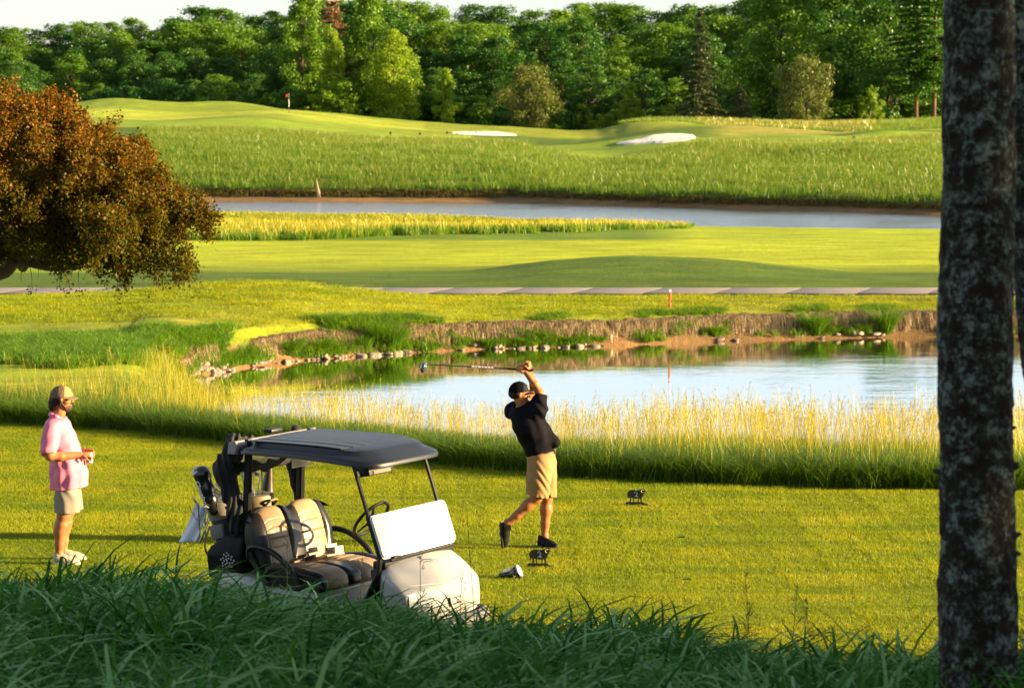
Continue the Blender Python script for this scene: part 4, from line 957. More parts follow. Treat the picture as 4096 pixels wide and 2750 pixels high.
def trunk_mesh(axis, rad, seed, seg=96, rings=460):
    """axis: list of Vectors, knobbly bark"""
    pts = smooth_path(axis, max(2, rings//(len(axis)-1))); N = len(pts); n_ = np.random.default_rng(seed); v = []
    G = ngrid(n_, 1.0); G2 = ngrid(n_, 1.0)
    for i, p in enumerate(pts):
        r = np.interp(i/(N-1), np.linspace(0,1,len(rad)), rad)
        for k in range(seg):
            a = 2*math.pi*k/seg; q = r*(1+.10*(G(k*.14, i*.03)-.5)+.07*(G2(k*.36, i*.12)-.5)+.055*(G(k*.8+9, i*.33)-.5)+.03*(G2(k*1.9, i*.9+5)-.5)); v.append((p.x+q*math.cos(a), p.y+q*math.sin(a), p.z))
    f = [(i*seg+k, i*seg+(k+1)%seg, (i+1)*seg+(k+1)%seg, (i+1)*seg+k) for i in range(N-1) for k in range(seg)]
    return mesh_from('trunk', v, f, True)
def big_trunk(name, label, axis_px, d, rad, seed, crown_at):
    g = P(axis_px[0][0], axis_px[0][1], d); base = Vector((g.x, d, tz(g.x, d)-.15))
    o = thing(name, label, 'tree', base)
    ax = [Vector((0,0,0))] + [P(px, py, d)-base for px, py in axis_px]; ax = [a for i, a in enumerate(ax) if i == 0 or a.z > .05]
    top = ax[-1]; ax += [top+Vector((0,0,1.3)), top+Vector((.1,0,3.0))]
    m = trunk_mesh(ax, rad, seed); link('trunk', m, lich, o)
    bk = MB(); rr = random.Random(seed)
    for k in range(46):   # bark warts and broken twig stubs
        z = rr.uniform(.5, top.z+.2); a = rr.uniform(0, 6.28); r = np.interp(z, [0, top.z], [rad[0], rad[2]])*.97; i = min(len(ax)-2, max(0, sum(1 for q in ax if q.z < z)-1)); t = (z-ax[i].z)/max(.01, ax[i+1].z-ax[i].z); cx = ax[i].x+(ax[i+1].x-ax[i].x)*t
        p = Vector((cx+r*math.cos(a), r*math.sin(a), z)); dn = Vector((math.cos(a), math.sin(a), rr.uniform(-.2,.5))); s = rr.uniform(.007,.017)
        bk.tube([p-dn*.02, p, p+dn*s*.9, p+dn*s*1.6], [s*1.2, s, s*.7, s*.25], n=6)
    bk.build('bark_knob', pmat('knob_bark', (.03,.025,.02), .95), o)
    # crown high above the frame
    (v, f, a, mi), t2 = decid(7, 3.0, .0, 34, 300, .15, 'round', .08)
    cm = mesh_from('crown', v, f); fattr(cm, 'v', a); cm.materials.append(LM['mid']); co = link('crown', cm, None, o); co.location = crown_at; return o
d1 = 10.5
big_trunk('lichened_tree', 'thick dark tree trunk spotted with grey green lichen, foremost at the right edge', [(3915, 2900), (3912, 2400), (3905, 1900), (3900, 1375), (3915, 700), (3915, 0), (3920, -250)], d1, [.170, .166, .163, .158, .148, .142, .13, .11], 5, (0, 0, 5.2))
big_trunk('lichened_tree', 'second lichened trunk, cut by the right picture edge beside the thick one', [(4290, 2900), (4270, 1900), (4205, 1375), (4150, 700), (4085, 100), (4060, -200)], 11.3, [.15, .14, .14, .13, .12, .10], 9, (0, .3, 5.6))
# ------------------------------------------------------------------ the golf cart
blackp = pmat('black_plastic', (.007,.007,.008), .45, spec=.3, bump=.15, bscale=180)
blackm = pmat('black_metal', (.007,.007,.008), .38, spec=.3)
roofm = pmat('roof_plastic', (.012,.015,.022), .36, spec=.4, bump=.1, bscale=220)
whitep = pmat('body_white', (.38,.37,.36), .30, coat=.3, col2=(.33,.32,.31), nscale=3)
seatblk = pmat('seat_vinyl_black', (.008,.007,.007), .34, spec=.4, bump=.04, bscale=60)
seattan = pmat('seat_vinyl_tan', (.27,.185,.105), .42, bump=.05, bscale=90, col2=(.22,.15,.085), nscale=4)
greyp = pmat('grey_plastic', (.14,.13,.13), .5)
chrome = pmat('chrome', (.75,.75,.76), .18, metal=1)
brownm = pmat('brown_plastic', (.10,.07,.05), .5)
YAW = R(-34)
gpos = P(1420, 2541, 21.4)
cart = thing('golf_cart', 'white two seat golf cart with dark roof and tan and black seats', 'golf cart', (gpos.x, gpos.y, gpos.z), (0,0,YAW))
# local axes: x forward, y left (far side), z up
def seat_profile(y0, y1, top, x_front, kind):
    pass
# seat base: three cushions modelled as rounded pads with pleats
def pad(name, mat, u0, u1, parent, back=True, pleats=0):
    """one upholstered strip between widths u0..u1 across the seat"""
    mb = MB(); rings = []
    N = 44; M = 9
    if back:   # backrest: profile from bottom front, up over the top to the back
        key = [(-.585,.655),(-.600,.72),(-.625,.82),(-.66,.94),(-.70,1.03),(-.745,1.085),(-.80,1.085),(-.835,1.03),(-.84,.90),(-.82,.75),(-.80,.66)]
    else:      # cushion: from the rear top forward, rounding down at the front
        key = [(-.60,.52),(-.60,.585),(-.50,.615),(-.36,.628),(-.20,.632),(-.08,.622),(-.005,.59),(.025,.54),(.01,.475),(-.2,.46),(-.55,.46)]
    prof = smooth_path([(a, 0, b) for a, b in key], 14)
    tot = len(prof); c = Vector((-.72, 0, .85)) if back else Vector((-.28, 0, .53))
    vs_ = []; 
    for j in range(M+1):
        t = j/M; y = u0+(u1-u0)*t; e = 1-abs(2*t-1)**4
        # overall crown of the back: lobes are lower at the outer edge
        ring = []
        for i, p in enumerate(prof):
            q = Vector(p); s = i/(tot-1)
            outw = (q-c).normalized(); am = .022*e
            if pleats and (.04 < s < .42 if back else .10 < s < .50):
                ss = (s-(.04 if back else .10))/(.38 if back else .40)*pleats; am -= .017*math.exp(-((ss-round(ss))/.055)**2)*(1 if .08 < t < .92 else .3)
            q = q + outw*am
            if back:
                edge = min(1, max(0, (abs(y)-.28)/.26)); lobe = -.075*edge**2 - (.045*max(0, 1-abs(y)/.09) if True else 0)
                if q.z > .8: q.z += lobe*(q.z-.8)/.29
                if abs(y) > .40: q.x -= .05*((abs(y)-.40)/.13)**2*(1 if s < .5 else -1)
            else:
                if abs(y) > .40: q.z -= .03*((abs(y)-.40)/.14)**2 if s < .6 else 0
                q.z -= .016*max(0, 1-abs(y)/.09) if s < .6 else 0
            ring.append(Vector((q.x, y, q.z)))
        vs_.append(ring)
    mb.loft(vs_, True, True)
    return mb.build(name, mat, parent)
seat_back = thing('backrest', None, None); seat_back.parent = cart
def strips(back, parent):
    W = .53
    for a, b, m, pl in ((-W, -.405, seatblk, 0), (-.40, -.125, seattan, 6), (-.12, .07, seatblk, 0), (.075, .375, seattan, 6), (.38, W, seatblk, 0)):
        pad('cushion_strip', m, a, b, parent, back, pl)
strips(True, seat_back)
seat_bot = thing('seat', None, None); seat_bot.parent = cart
strips(False, seat_bot)
for o_ in (seat_back, seat_bot):
    if 'label' in o_: del o_['label']
# piping between the strips
# pod under the seat, rear quarter, floor
b = MB()
b.loft([[Vector((x, y, z)) for y, z in ((-.545,.22),(-.56,.40),(-.55,zt-.04),(-.52,zt),(.52,zt),(.55,zt-.04),(.56,.40),(.545,.22))] for x, zt in ((-1.16,.47),(-1.12,.52),(-.9,.545),(-.62,.50),(-.58,.47),(-.02,.47),(.005,.45))])
b.build('rear_body', whitep, cart, bevel=.012)
b = MB(); b.box((.30,0,.26), (.66,1.02,.06), bev=.01); b.build('floor', blackp, cart)
b = MB(); b.box((-.30,-.5625,.42), (.50,.006,.012)); b.build('body_seam', blackp, cart)
# front cowl
cw = MB(); rings = []
secs = [ # x at the middle, sweep back at the side, half width, z centre, z shoulder, z side crease, bottom
 (.665,.00,.515,.800,.785,.70,.22), (.70,.0,.535,.798,.78,.70,.21), (.78,.005,.545,.765,.735,.665,.20), (.87,.015,.548,.708,.668,.62,.20), (.955,.03,.545,.628,.600,.565,.20), (.995,.045,.540,.590,.570,.545,.20),
 (1.012,.055,.536,.560,.540,.52,.20), (1.045,.07,.525,.44,.43,.42,.21), (1.06,.08,.51,.33,.325,.32,.22), (1.05,.08,.50,.23,.228,.225,.22)]
for x, sw, w_, zc, zs, zk, zb in secs:
    half = [(-w_*.97, zb, sw), (-w_*.995, (zb+zk)/2, sw), (-w_, zk-.012, sw), (-w_*.992, zk+.012, sw), (-w_*.88, zs-.006, sw*.85), (-w_*.84, zs+.004, sw*.75), (-w_*.45, zc+.002, sw*.25)]
    pr = [(y, z, q) for y, z, q in half] + [(0, zc+.012, 0)] + [(-y, z, q) for y, z, q in half[::-1]]
    if zb > zk-.03: pr = [(y, z if abs(z) > .2 else z, q) for y, z, q in pr]
    rings.append([Vector((x-q, y, z)) for y, z, q in pr])
cw.loft(rings, False, False); o = cw.build('front_cowl', whitep, cart, sub=1)
so_ = o.modifiers.new('t', 'SOLIDIFY'); so_.thickness = .006
# crease moulding across the nose: raised ridge
rd = MB(); rd.tube(smooth_path([(.80,-.535,.66),(.90,-.46,.618),(.975,-.22,.603),(1.0,0,.588),(.975,.22,.603),(.90,.46,.618),(.80,.535,.66)],4), .009, 6, flat=1); rd.build('nose_crease', whitep, cart)
b = MB(); b.tube(smooth_path([(.80,-.56,.24),(.96,-.55,.24),(1.06,-.46,.24),(1.11,-.25,.245),(1.125,0,.25),(1.11,.25,.245),(1.06,.46,.24),(.96,.55,.24),(.80,.56,.24)],5), .055, 8, flat=1.2); b.build('front_bumper', greyp, cart)
b = MB(); b.box((.62,0,.52), (.10,.98,.44), (0,R(-10),0), bev=.03); b.box((.645,0,.77), (.14,1.0,.07), bev=.02); b.build('dashboard', blackp, cart)
# badge
badge = MB(); Mb = frame4((1.052, .05, .43), (-.06,1,0), (1,0,.25))
badge.box((0,0,0), (.165,.075,.012), bev=.004); bo = badge.build('name_plate', pmat('badge_bronze', (.12,.09,.06), .4), cart); bo.matrix_local = Mb
place_text('lettering', 'Club Car', .048, Matrix.Translation((0,0,.0065)), pmat('badge_text', (.80,.78,.72), .5), bo, .0008, .0010)
fr_ = MB(); 
for s in (-1,1): fr_.box((0,s*.036,.0065),(.160,.003,.002)); fr_.box((s*.081,0,.0065),(.003,.070,.002))
fr_.build('badge_border', pmat('badge_border', (.80,.78,.72), .5), bo)
# club crest printed on the hood
cr_ = MB(); Mc = frame4((.80, -.02, .768), (.35,1,0), (.55,0,1))
cr_.lathe([(.001,0),(.022,0),(.022,.001),(.001,.001)], (-.06,.035,0), 18); cr_.tube(smooth_path([(-.10,-.02,0),(-.05,.0,0),(0,.005,0),(.06,-.005,0),(.10,-.03,0)],4), .005, 4, flat=.2); cr_.tube(smooth_path([(-.08,-.045,0),(-.02,-.025,0),(.05,-.03,0),(.09,-.05,0)],4), .0035, 4, flat=.2)
co_ = cr_.build('hood_crest', pmat('crest_print', (.05,.07,.14), .5), cart); co_.matrix_local = Mc
# front pillars: black arms rising from the floor in front of the seat, then the struts
for s in (-1, 1):
    b = MB(); b.tube(smooth_path([(.47,.53*s,.24),(.50,.535*s,.36),(.57,.53*s,.52),(.655,.52*s,.70),(.672,.51*s,.84)],4), [.055]*4+[.050]*4+[.045]*4+[.035]*4+[.028], 8, flat=.6); b.build('cowl_pillar', blackp, cart)
    b = MB(); p0 = Vector((.675,.50*s,.80)); p1 = Vector((.36,.50*s,1.66)); b.tube([p0, p1], .017, 8); b.tube([p0.lerp(p1,.02), p0.lerp(p1,.45)], .024, 8); b.build('front_strut', blackm, cart)
    b = MB(); q = p0.lerp(p1, .86 if s < 0 else .93); b.box(q+Vector((.02,-.01,0)), (.035,.03,.07), (0,R(-20),0), bev=.005); b.build('windshield_clip', greyp if s > 0 else blackp, cart)
    b = MB(); b.tube([(-.90,.37*s,.5), (-.905,.37*s,1.1), (-.88,.37*s,1.64)], [.034,.034,.030], 8, flat=1.3); b.build('rear_strut', blackm, cart)
    b = MB(); b.tube(smooth_path([(-.74,.555*s,.70),(-.735,.56*s,.775),(-.66,.56*s,.81),(-.50,.56*s,.79),(-.34,.56*s,.71),(-.22,.56*s,.60),(-.17,.56*s,.50)],4), [.020]*5+[.026]*14+[.018]*6, 8); b.tube(smooth_path([(-.72,.56*s,.76),(-.68,.56*s,.66),(-.60,.56*s,.57),(-.52,.56*s,.50)],4), .018, 8); b.build('armrest', blackp, cart)
# windshield folded: lower and folded upper pane of hazy acrylic
glassm = pmat('hazy_acrylic', (.88,.86,.82), .55, spec=.5, col2=(.80,.78,.74), nscale=5)
def pane(z0, z1, off, name):
    p0 = Vector((.685,0,.80)); p1 = Vector((.36,0,1.66)); dv = (p1-p0).normalized(); nrm = Vector((dv.z,0,-dv.x)); b = MB()
    c = p0+dv*(z0+z1)/2+nrm*off; M = Matrix((Vector((0,1,0)), dv, nrm)).transposed().to_4x4(); M.translation = c
    H_ = z1-z0; W_ = 1.06; rr = .035; pts = []
    for cx, cy, a0 in ((W_/2-rr,H_/2-rr,0),(-W_/2+rr,H_/2-rr,90),(-W_/2+rr,-H_/2+rr,180),(W_/2-rr,-H_/2+rr,270)):
        for k in range(5): a = R(a0+k*22.5); pts.append((cx+rr*math.cos(a), cy+rr*math.sin(a)))
    n = len(pts); v = [(x,y,-.003) for x,y in pts]+[(x,y,.003) for x,y in pts]; f = [tuple(range(n))[::-1], tuple(range(n,2*n))]+[(i,(i+1)%n,(i+1)%n+n,i+n) for i in range(n)]
    b.add(v, f); o = b.build(name, glassm, cart, smooth=False); o.matrix_local = M; return o
pane(.02, .405, .030, 'windshield'); pane(.035, .395, .048, 'folded_windshield')
b = MB(); b.box((.735,0,.815), (.02,.9,.02), bev=.004); b.box((.72,-.36,.825),(.05,.10,.035),bev=.01); b.build('windshield_hinge', blackm, cart)
# steering wheel
swt = thing('steering_wheel', None, None); swt.parent = cart; swt.location = (-.02,.27,1.0); swt.rotation_euler = (0, R(-52), 0); del_ = swt
b = MB(); n = 36; b.tube([(.195*math.cos(2*math.pi*k/n), .195*math.sin(2*math.pi*k/n), 0) for k in range(n+1)], .0155, 8, cap=False); b.build('rim', blackp, swt)
b = MB(); b.lathe([(.001,-.05),(.06,-.05),(.065,-.01),(.05,.012),(.001,.016)], (0,0,-.01), 20)
for a in (90, 210, 330): b.tube([(.04*math.cos(R(a)),.04*math.sin(R(a)),-.012),(.17*math.cos(R(a)),.17*math.sin(R(a)),0)], [.022,.014], 6, flat=.4)
b.build('hub', blackp, swt)
b = MB(); b.tube([(0,0,-.04),(0,0,-.42)], .025, 10); b.build('steering_column', blackp, swt)
b = MB(); b.box((0,-.02,.022), (.07,.035,.006), bev=.002); b.build('scorecard_clip', chrome, swt)
# roof
def roof():
    b = MB(); rings = []; n = 64
    def sup(t, a, c_, e): ct, st = math.cos(t), math.sin(t); return (a*abs(ct)**(2/e)*(1 if ct>=0 else -1), c_*abs(st)**(2/e)*(1 if st>=0 else -1))
    L, W = .79, .585; cx = -.185
    for sc, z in ((.0,.046),(.35,.045),(.62,.042),(.78,.036),(.83,.030),(.865,-.002),(.90,-.010),(.955,-.010),(.985,-.018),(1.0,-.036),(1.0,-.060),(.985,-.066),(.96,-.050),(.5,-.042),(0,-.04)):
        r = []
        for k in range(n):
            x, y = sup(2*math.pi*k/n, L*sc, W*sc, 5.5 if sc > .5 else 4)
            xx_ = x+cx; fr = max(0, x/L); zz = z - .030*fr**2*1.2 - .012*(y/W)**2 - (.012 if x < -.6 else 0) - (.02*fr if sc > .9 else 0)
            if fr > .85 and sc > .8: xx_ += .03*math.cos(y/W*1.4)
            r.append(Vector((xx_, y, 1.70+zz+.03*(x/L)*.4)))
        rings.append(r)
    b.loft(rings, True, True); return b.build('roof', roofm, cart)
rf = roof()
b = MB()
for k in range(7):
    y = -.42+.14*k; xs_ = np.linspace(-.78, .30-.02*abs(k-3), 9)
    b.loft([[Vector((x, y-.067, z_)), Vector((x, y-.062, z_+.006)), Vector((x, y+.062, z_+.006)), Vector((x, y+.067, z_))] for x, z_ in [(x, 1.700+.0385+.012*(x+.185)/.79 - .036*max(0,(x+.185)/.79)**2-.012*(y/.585)**2-.010*max(0,abs((x+.185)/.79)-.4)) for x in xs_]], True, True)
b.build('roof_rib', roofm, rf)
rf.children[0].name = 'raised_deck'
b = MB(); b.box((.40,-.24,1.535), (.16,.34,.085), (0,R(-12),0), bev=.01); b.build('roof_console', blackp, cart); b = MB(); b.box((.485,-.24,1.535), (.012,.24,.03), (0,R(-12),0)); b.build('console_trim', brownm, cart)
# rear cover frame on the roof edge, folded rain cover
b = MB(); b.loft([[Vector((-.97,y,1.60)),Vector((-.88,y,1.60)),Vector((-.85,y,1.685)),Vector((-.88,y,1.72)),Vector((-.95,y,1.705))] for y in (-.56,-.53,.53,.57)]); b.build('cover_frame', pmat('cover_frame_grey', (.22,.20,.20), .5), cart, bevel=.008)
b = MB(); b.box((-.873,-.40,1.67), (.07,.045,.10), bev=.004); b.box((-.873,.47,1.67), (.07,.045,.10), bev=.004); b.box((-.99,.10,1.735), (.10,.16,.035), bev=.01); b.build('frame_bracket', blackp, cart)
clothb = pmat('cover_cloth', (.008,.008,.009), .85, bump=.6, bscale=14)
def wrinkle(a, sx, sy, sz): return lambda X, Y, Z: a*np.sin(X*sx+1.3*np.sin(Z*sz*.6))*np.cos(Y*sy+np.sin(Z*sz))
s = SDF((-1.35,-.62,.85), (-.82,-.10,1.80), .010)
s.chain([(-.96,-.47,1.72),(-1.02,-.44,1.58),(-1.12,-.40,1.42),(-1.06,-.40,1.22),(-1.0,-.40,1.05),(-1.0,-.40,.92)], [.055,.085,.11,.075,.075,.070], .05); s.cone((-.97,-.5,1.7), (-.98,-.2,1.68), .04, .04, .03)
s.warp(wrinkle(.013, 46, 38, 14)); s.warp(lambda X, Y, Z: .008*np.sin(X*90+Y*70+3*np.sin(Z*9))); s.build('folded_rain_cover', clothb, cart)
s = SDF((-1.25,.15,.85), (-.80,.62,1.80), .010)
s.chain([(-.96,.40,1.70),(-.98,.42,1.55),(-1.00,.43,1.42),(-.97,.42,1.2),(-.95,.42,.98)], [.05,.075,.085,.05,.035], .04); s.warp(wrinkle(.010, 30, 26, 18)); s.build('folded_rain_cover', clothb, cart)
s = SDF((-1.15,-.5,1.36), (-.80,.60,1.72), .012); s.chain([(-.98,-.35,1.46),(-1.0,0,1.44),(-.98,.38,1.47)], [.035,.04,.035], .02, sy=((0,0,1),.7)); s.warp(wrinkle(.008, 40, 30, 25)); s.build('rolled_cover_edge', clothb, cart)
clear = pmat('clear_vinyl', (.75,.72,.60), .12, trans=.0, alpha=.38, coat=.3)
b = MB(); b.box((-.965,.02,1.56), (.004,.72,.20)); b.build('clear_window', clear, cart, smooth=False)
b = MB(); b.box((-.60,.02,1.555), (.006,.27,.20)); b.build('plastic_sleeve', clear, cart, smooth=False)
b = MB(); 
for yy_ in (-.115,.155): b.box((-.60,yy_,1.555),(.008,.008,.20))
b.box((-.60,.02,1.455),(.008,.28,.010)); b.build('sleeve_edge', pmat('sleeve_edge', (.45,.42,.35), .4), cart, smooth=False)
b = MB(); b.box((-.55,.30,1.62), (.30,.26,.05), (0,0,0), bev=.02); b.build('roof_rail_block', blackp, cart)
# rear basket and fender, wheels
b = MB(); b.loft([[Vector((x, y, z)) for y, z in ((-.50,.46),(-.53,.70-.0),(-.46,zt),(.46,zt),(.53,.70),(.50,.46))] for x, zt in ((-1.26,.74),(-1.10,.84),(-.86,.88))]); b.build('bag_well', pmat('well_black', (.004,.004,.005), .6, spec=.15), cart, bevel=.03)
b = MB(); b.box((-.62,.0,.60), (.05,.90,.10), bev=.01); b.box((-.60,.05,.64),(.02,.60,.05),bev=.004); b.build('seat_bracket', brownm, cart)
tyre = pmat('tyre_rubber', (.02,.02,.02), .8, bump=.5, bscale=60)
for x in (-.83, .80):
    for s_ in (-1, 1):
        wt = thing('wheel', None, None); wt.parent = cart; wt.location = (x, s_*.48, .20); wt.rotation_euler = (R(90),0,0)
        b = MB(); b.lathe([(.10,-.08),(.19,-.085),(.215,-.05),(.215,.05),(.19,.085),(.10,.08)], n=24); b.build('tyre', tyre, wt)
        b = MB(); b.lathe([(.001,-.05),(.10,-.06),(.105,.06),(.001,.05)], n=16); b.build('rim', greyp, wt)
# water bottle basket with white pattern of holes seen behind the seat
b = MB()
for k in range(22):
    a = k*2.399; r = .012*math.sqrt(k)*1.3; b.box((-.96+r*math.cos(a)*1.1, -.585, .66+r*math.sin(a)), (.012,.004,.016), (0,a,0))
bk = b.build('ball_rack', pmat('ball_rack', (.42,.42,.42), .4), cart); bk['kind'] = 'stuff'

# things lying in or carried by the cart are top-level: place through the cart's frame
CM = Matrix.Translation(gpos) @ Matrix.Rotation(YAW, 4, 'Z')
def cw_(p): return CM @ Vector(p)
def cthing(name, label, cat, p, rot=(0,0,0), group=None):
    o = thing(name, label, cat, (0,0,0), (0,0,0), group); o.matrix_world = CM @ Matrix.Translation(Vector(p)) @ Euler(rot).to_matrix().to_4x4(); return o
# golf bags: axis leaning backwards
bagblk = pmat('bag_black', (.012,.012,.014), .6, bump=.3, bscale=50); baggry = pmat('bag_grey', (.12,.115,.11), .6, bump=.2, bscale=60); bagcol = pmat('bag_top', (.17,.155,.13), .5); bagtan = pmat('bag_tan', (.16,.12,.06), .55)
def bag(p, tilt, label, topmat, words):
    o = cthing('golf_bag', label, 'golf bag', p, (0, R(tilt), 0))
    b = MB(); rings = []
    for z, r, sx in ((0,.115,1),(.04,.13,1),(.30,.125,1),(.50,.12,1),(.66,.125,1)):
        rings.append([Vector((r*sx*math.cos(2*math.pi*k/20), r*1.08*math.sin(2*math.pi*k/20), z)) for k in range(20)])
    b.loft(rings); b.build('bag_body', bagblk, o)
    b = MB(); b.loft([[Vector((r*math.cos(2*math.pi*k/20)+.0, r*1.12*math.sin(2*math.pi*k/20), z+dz*math.cos(2*math.pi*k/20))) for k in range(20)] for z, r, dz in ((.66,.128,0),(.70,.138,0),(.80,.145,-.01),(.825,.140,-.02))], True, False)
    b.loft([[Vector((r*math.cos(2*math.pi*k/20), r*1.12*math.sin(2*math.pi*k/20), z-.01*math.cos(2*math.pi*k/20))) for k in range(20)] for z, r in ((.825,.140),(.815,.128),(.70,.12))], True, True)
    cuff = b.build('bag_cuff', topmat, o)
    b = MB()
    for a in (-.04, .04): b.box((a,0,.80),(.008,.25,.02))
    b.box((0,0,.80),(.24,.008,.02)); b.build('club_divider', bagblk, o)
    b = MB(); b.box((.01,-.145,.28), (.16,.06,.36), bev=.025); b.build('side_pocket', bagblk, o)
    b = MB(); b.box((.01,-.150,.56), (.15,.04,.13), bev=.015); b.build('upper_pocket', baggry, o)
    b = MB(); b.tube(smooth_path([(.10,.05,.70),(.19,.05,.76),(.19,-.05,.76),(.10,-.05,.70)],4), .012, 8); b.build('bag_handle', topmat, o)
    b = MB(); b.tube(smooth_path([(-.10,-.12,.62),(-.14,-.19,.45),(-.10,-.16,.25)],4), [.02]*9, 6, flat=.3); b.build('shoulder_strap', bagblk, o)
    for txt, z, sz in words:
        place_text('lettering', txt, sz, frame4((.01,-.1765,z), (.25,0,1), (0,-1,0)), pmat('bag_print', (.40,.40,.40), .6), o, .0005)
    return o
bag((-1.16,-.18,.30), -14, 'black and grey golf bag on the near side behind the cart, holding the big headcover', bagcol, (('CLEV', .30, .07),))
bag((-1.14,.20,.30), -9, 'second golf bag with a tan handle, on the far side behind the seats', bagtan, ())
silver = pmat('iron_steel', (.62,.64,.67), .22, metal=1); shaftm = pmat('shaft_steel', (.5,.5,.5), .3, metal=1)
def club(p, rot, label, big=False, ln=.35):
    o = cthing('golf_club', label, 'golf club', p, rot, 'irons standing in the golf bags')
    b = MB(); b.tube([(0,0,-.35),(0,0,ln-.02)], .0065, 6); b.build('shaft', shaftm, o)
    b = MB(); b.tube([(0,0,ln-.05),(0,0,ln)], .009, 6)
    b.loft([[Vector((x, y0, z0+ln)), Vector((x, y0+.012, z0+ln)), Vector((x, y1+.010, z1+ln)), Vector((x, y1, z1+ln))] for x, y0, z0, y1, z1 in ((0,-.006,-.012,-.006,.012),(.02,-.008,-.014,-.002,.026),(.05,-.010,-.010,.006,.042),(.072,-.008,.006,.008,.046),(.082,-.004,.02,.006,.036))])
    b.build('club_head', silver, o)
    b = MB(); b.tube([(.02,.012,ln+.004),(.06,.018,ln+.02)], .004, 4); b.build('cavity_line', blackp, o)
for i, (dx, dy, dz, rz) in enumerate(((-.13,-.10,0,150),(-.10,-.03,.03,190),(-.05,.04,.05,210),(-.12,.06,.01,170),(-.02,-.06,.02,230),(-.15,-.16,-.04,160))):
    club((-1.40+dx*.9,-.14+dy,1.04+dz*.4), (R(random.uniform(-12,6)), R(-16+random.uniform(-12,8)), R(rz)), 'bright iron head in the cluster on top of the near golf bag', ln=.09+dz)
for i, (dx, dy, dz, rz) in enumerate(((-.06,-.06,.10,20),(-.02,.0,.14,60),(.02,-.04,.16,100),(.04,.05,.12,140),(-.04,.07,.06,200))):
    club((-1.27+dx,.18+dy,1.10), (R(random.uniform(-5,5)), R(-9+random.uniform(-5,5)), R(rz)), 'bright iron head sticking out of the far golf bag', ln=.12+dz)
# driver headcover with lettering
hc = cthing('driver_headcover', 'long black driver headcover with white lettering standing out of the golf bag', 'headcover', (-1.31,-.36,1.06), (R(8), R(-16), 0)); hc.scale = (1.25,)*3
s = SDF((-.12,-.12,-.06), (.12,.12,.36), .006); s.chain([(0,0,-.02),(0,0,.06),(0,0,.14),(0,0,.25)], [.036,.046,.052,.058], .03); s.ell((0,0,.26), (.062,.058,.055), .02)
s.build('cover_body', pmat('headcover_black', (.010,.010,.012), .28, coat=.3), hc)
txm = pmat('white_print', (.75,.75,.72), .5)
_a = R(-95)
place_text('lettering', 'Cleveland', .052, frame4((.0+.054*math.cos(_a), .0625*math.sin(_a)-.0, .125), (.06,0,-1), (math.cos(_a), math.sin(_a), 0)), txm, hc, .001, .0006, .2)
place_text('lettering', 'GOLF', .022, frame4((-.030, -.054, .125), (.06,0,-1), (-.3,-1,0)), txm, hc, .001)
b = MB()
for r0, a0, a1 in ((.030, 40, 330), (.016, 20, 300)):
    b.tube([(r0*math.cos(R(a0+(a1-a0)*k/20)), r0*math.sin(R(a0+(a1-a0)*k/20)), 0) for k in range(21)], .0035, 5)
lo_ = b.build('round_logo', txm, hc); lo_.matrix_local = frame4((-.012,-.044,.298), (1,0,.2), (-.15,-.72,.62))
# second dark leather headcover hanging at the far bag
hc2 = cthing('club_headcover', 'short brown black leather headcover hanging upside down behind the rear strut', 'headcover', (-1.06,.12,1.34), (0,R(8),0))
b = MB(); b.loft([[Vector((r*math.cos(2*math.pi*k/14), r*.8*math.sin(2*math.pi*k/14), z)) for k in range(14)] for z, r in ((-.16,.065),(-.15,.062),(-.05,.045),(.05,.028),(.12,.012))]); b.build('cover_body', pmat('leather_dark', (.05,.035,.025), .4), hc2)
# towel
tw_ = cthing('golf_towel', 'white towel with dark lettering draped from the golf bag', 'towel', (-1.56,-.22,1.10), (0,0,0))
v = []; nU, nV = 14, 22
for j in range(nV+1):
    t = j/nV
    for i in range(nU+1):
        u = i/nU; wd_ = .12+.06*t; x = -.15*t + (u-.5)*wd_*1.3+.035*(1-t); y = -.03+.012*math.sin(u*9+t*2)*(.4+t)+.02*math.sin(t*3); z = -t*.40-.03*math.sin(u*3.1)*(1-t)*2+ .03*(u-.5)
        v.append((x, y, z))
f = [(j*(nU+1)+i, j*(nU+1)+i+1, (j+1)*(nU+1)+i+1, (j+1)*(nU+1)+i) for j in range(nV) for i in range(nU)]
tm = mesh_from('towel_cloth', v, f, True); to = link('towel_cloth', tm, pmat('towel_white', (.58,.62,.70), .9, bump=.5, bscale=80, sheen=.3), tw_); q = to.modifiers.new('s','SOLIDIFY'); q.thickness = .008
place_text('lettering', 'CALLAWAY', .030, frame4((-.045,-.075,-.12), (.6,0,-.8), (0,-1,0)), pmat('towel_print', (.05,.06,.08), .8), tw_, .002)
# holder lying on the seat
hd = cthing('bottle_holder', 'cream coloured plastic holder lying on the middle of the cart seat', 'holder', (-.42,.20,.655), (0,R(-4),R(-12)))
crm = pmat('cream_plastic', (.38,.31,.21), .5)
b = MB(); b.box((0,0,0), (.14,.20,.012), bev=.004); b.build('base_plate', crm, hd)
b = MB(); b.box((-.02,.02,.045), (.022,.13,.085), bev=.010); b.box((.05,.05,.035),(.02,.10,.07),bev=.009); b.build('cradle', crm, hd)
b = MB(); b.tube([(-.05,-.10,.02),(-.02,-.24,.018)], .014, 8); b.tube([(.0,-.10,.015),(.04,-.22,.012)], .012, 8); b.build('holder_arm', crm, hd)
b = MB(); b.tube([(0,-.035,.05),(.0,-.045,.05)], .014, 12); b.build('holder_logo', blackp, hd)
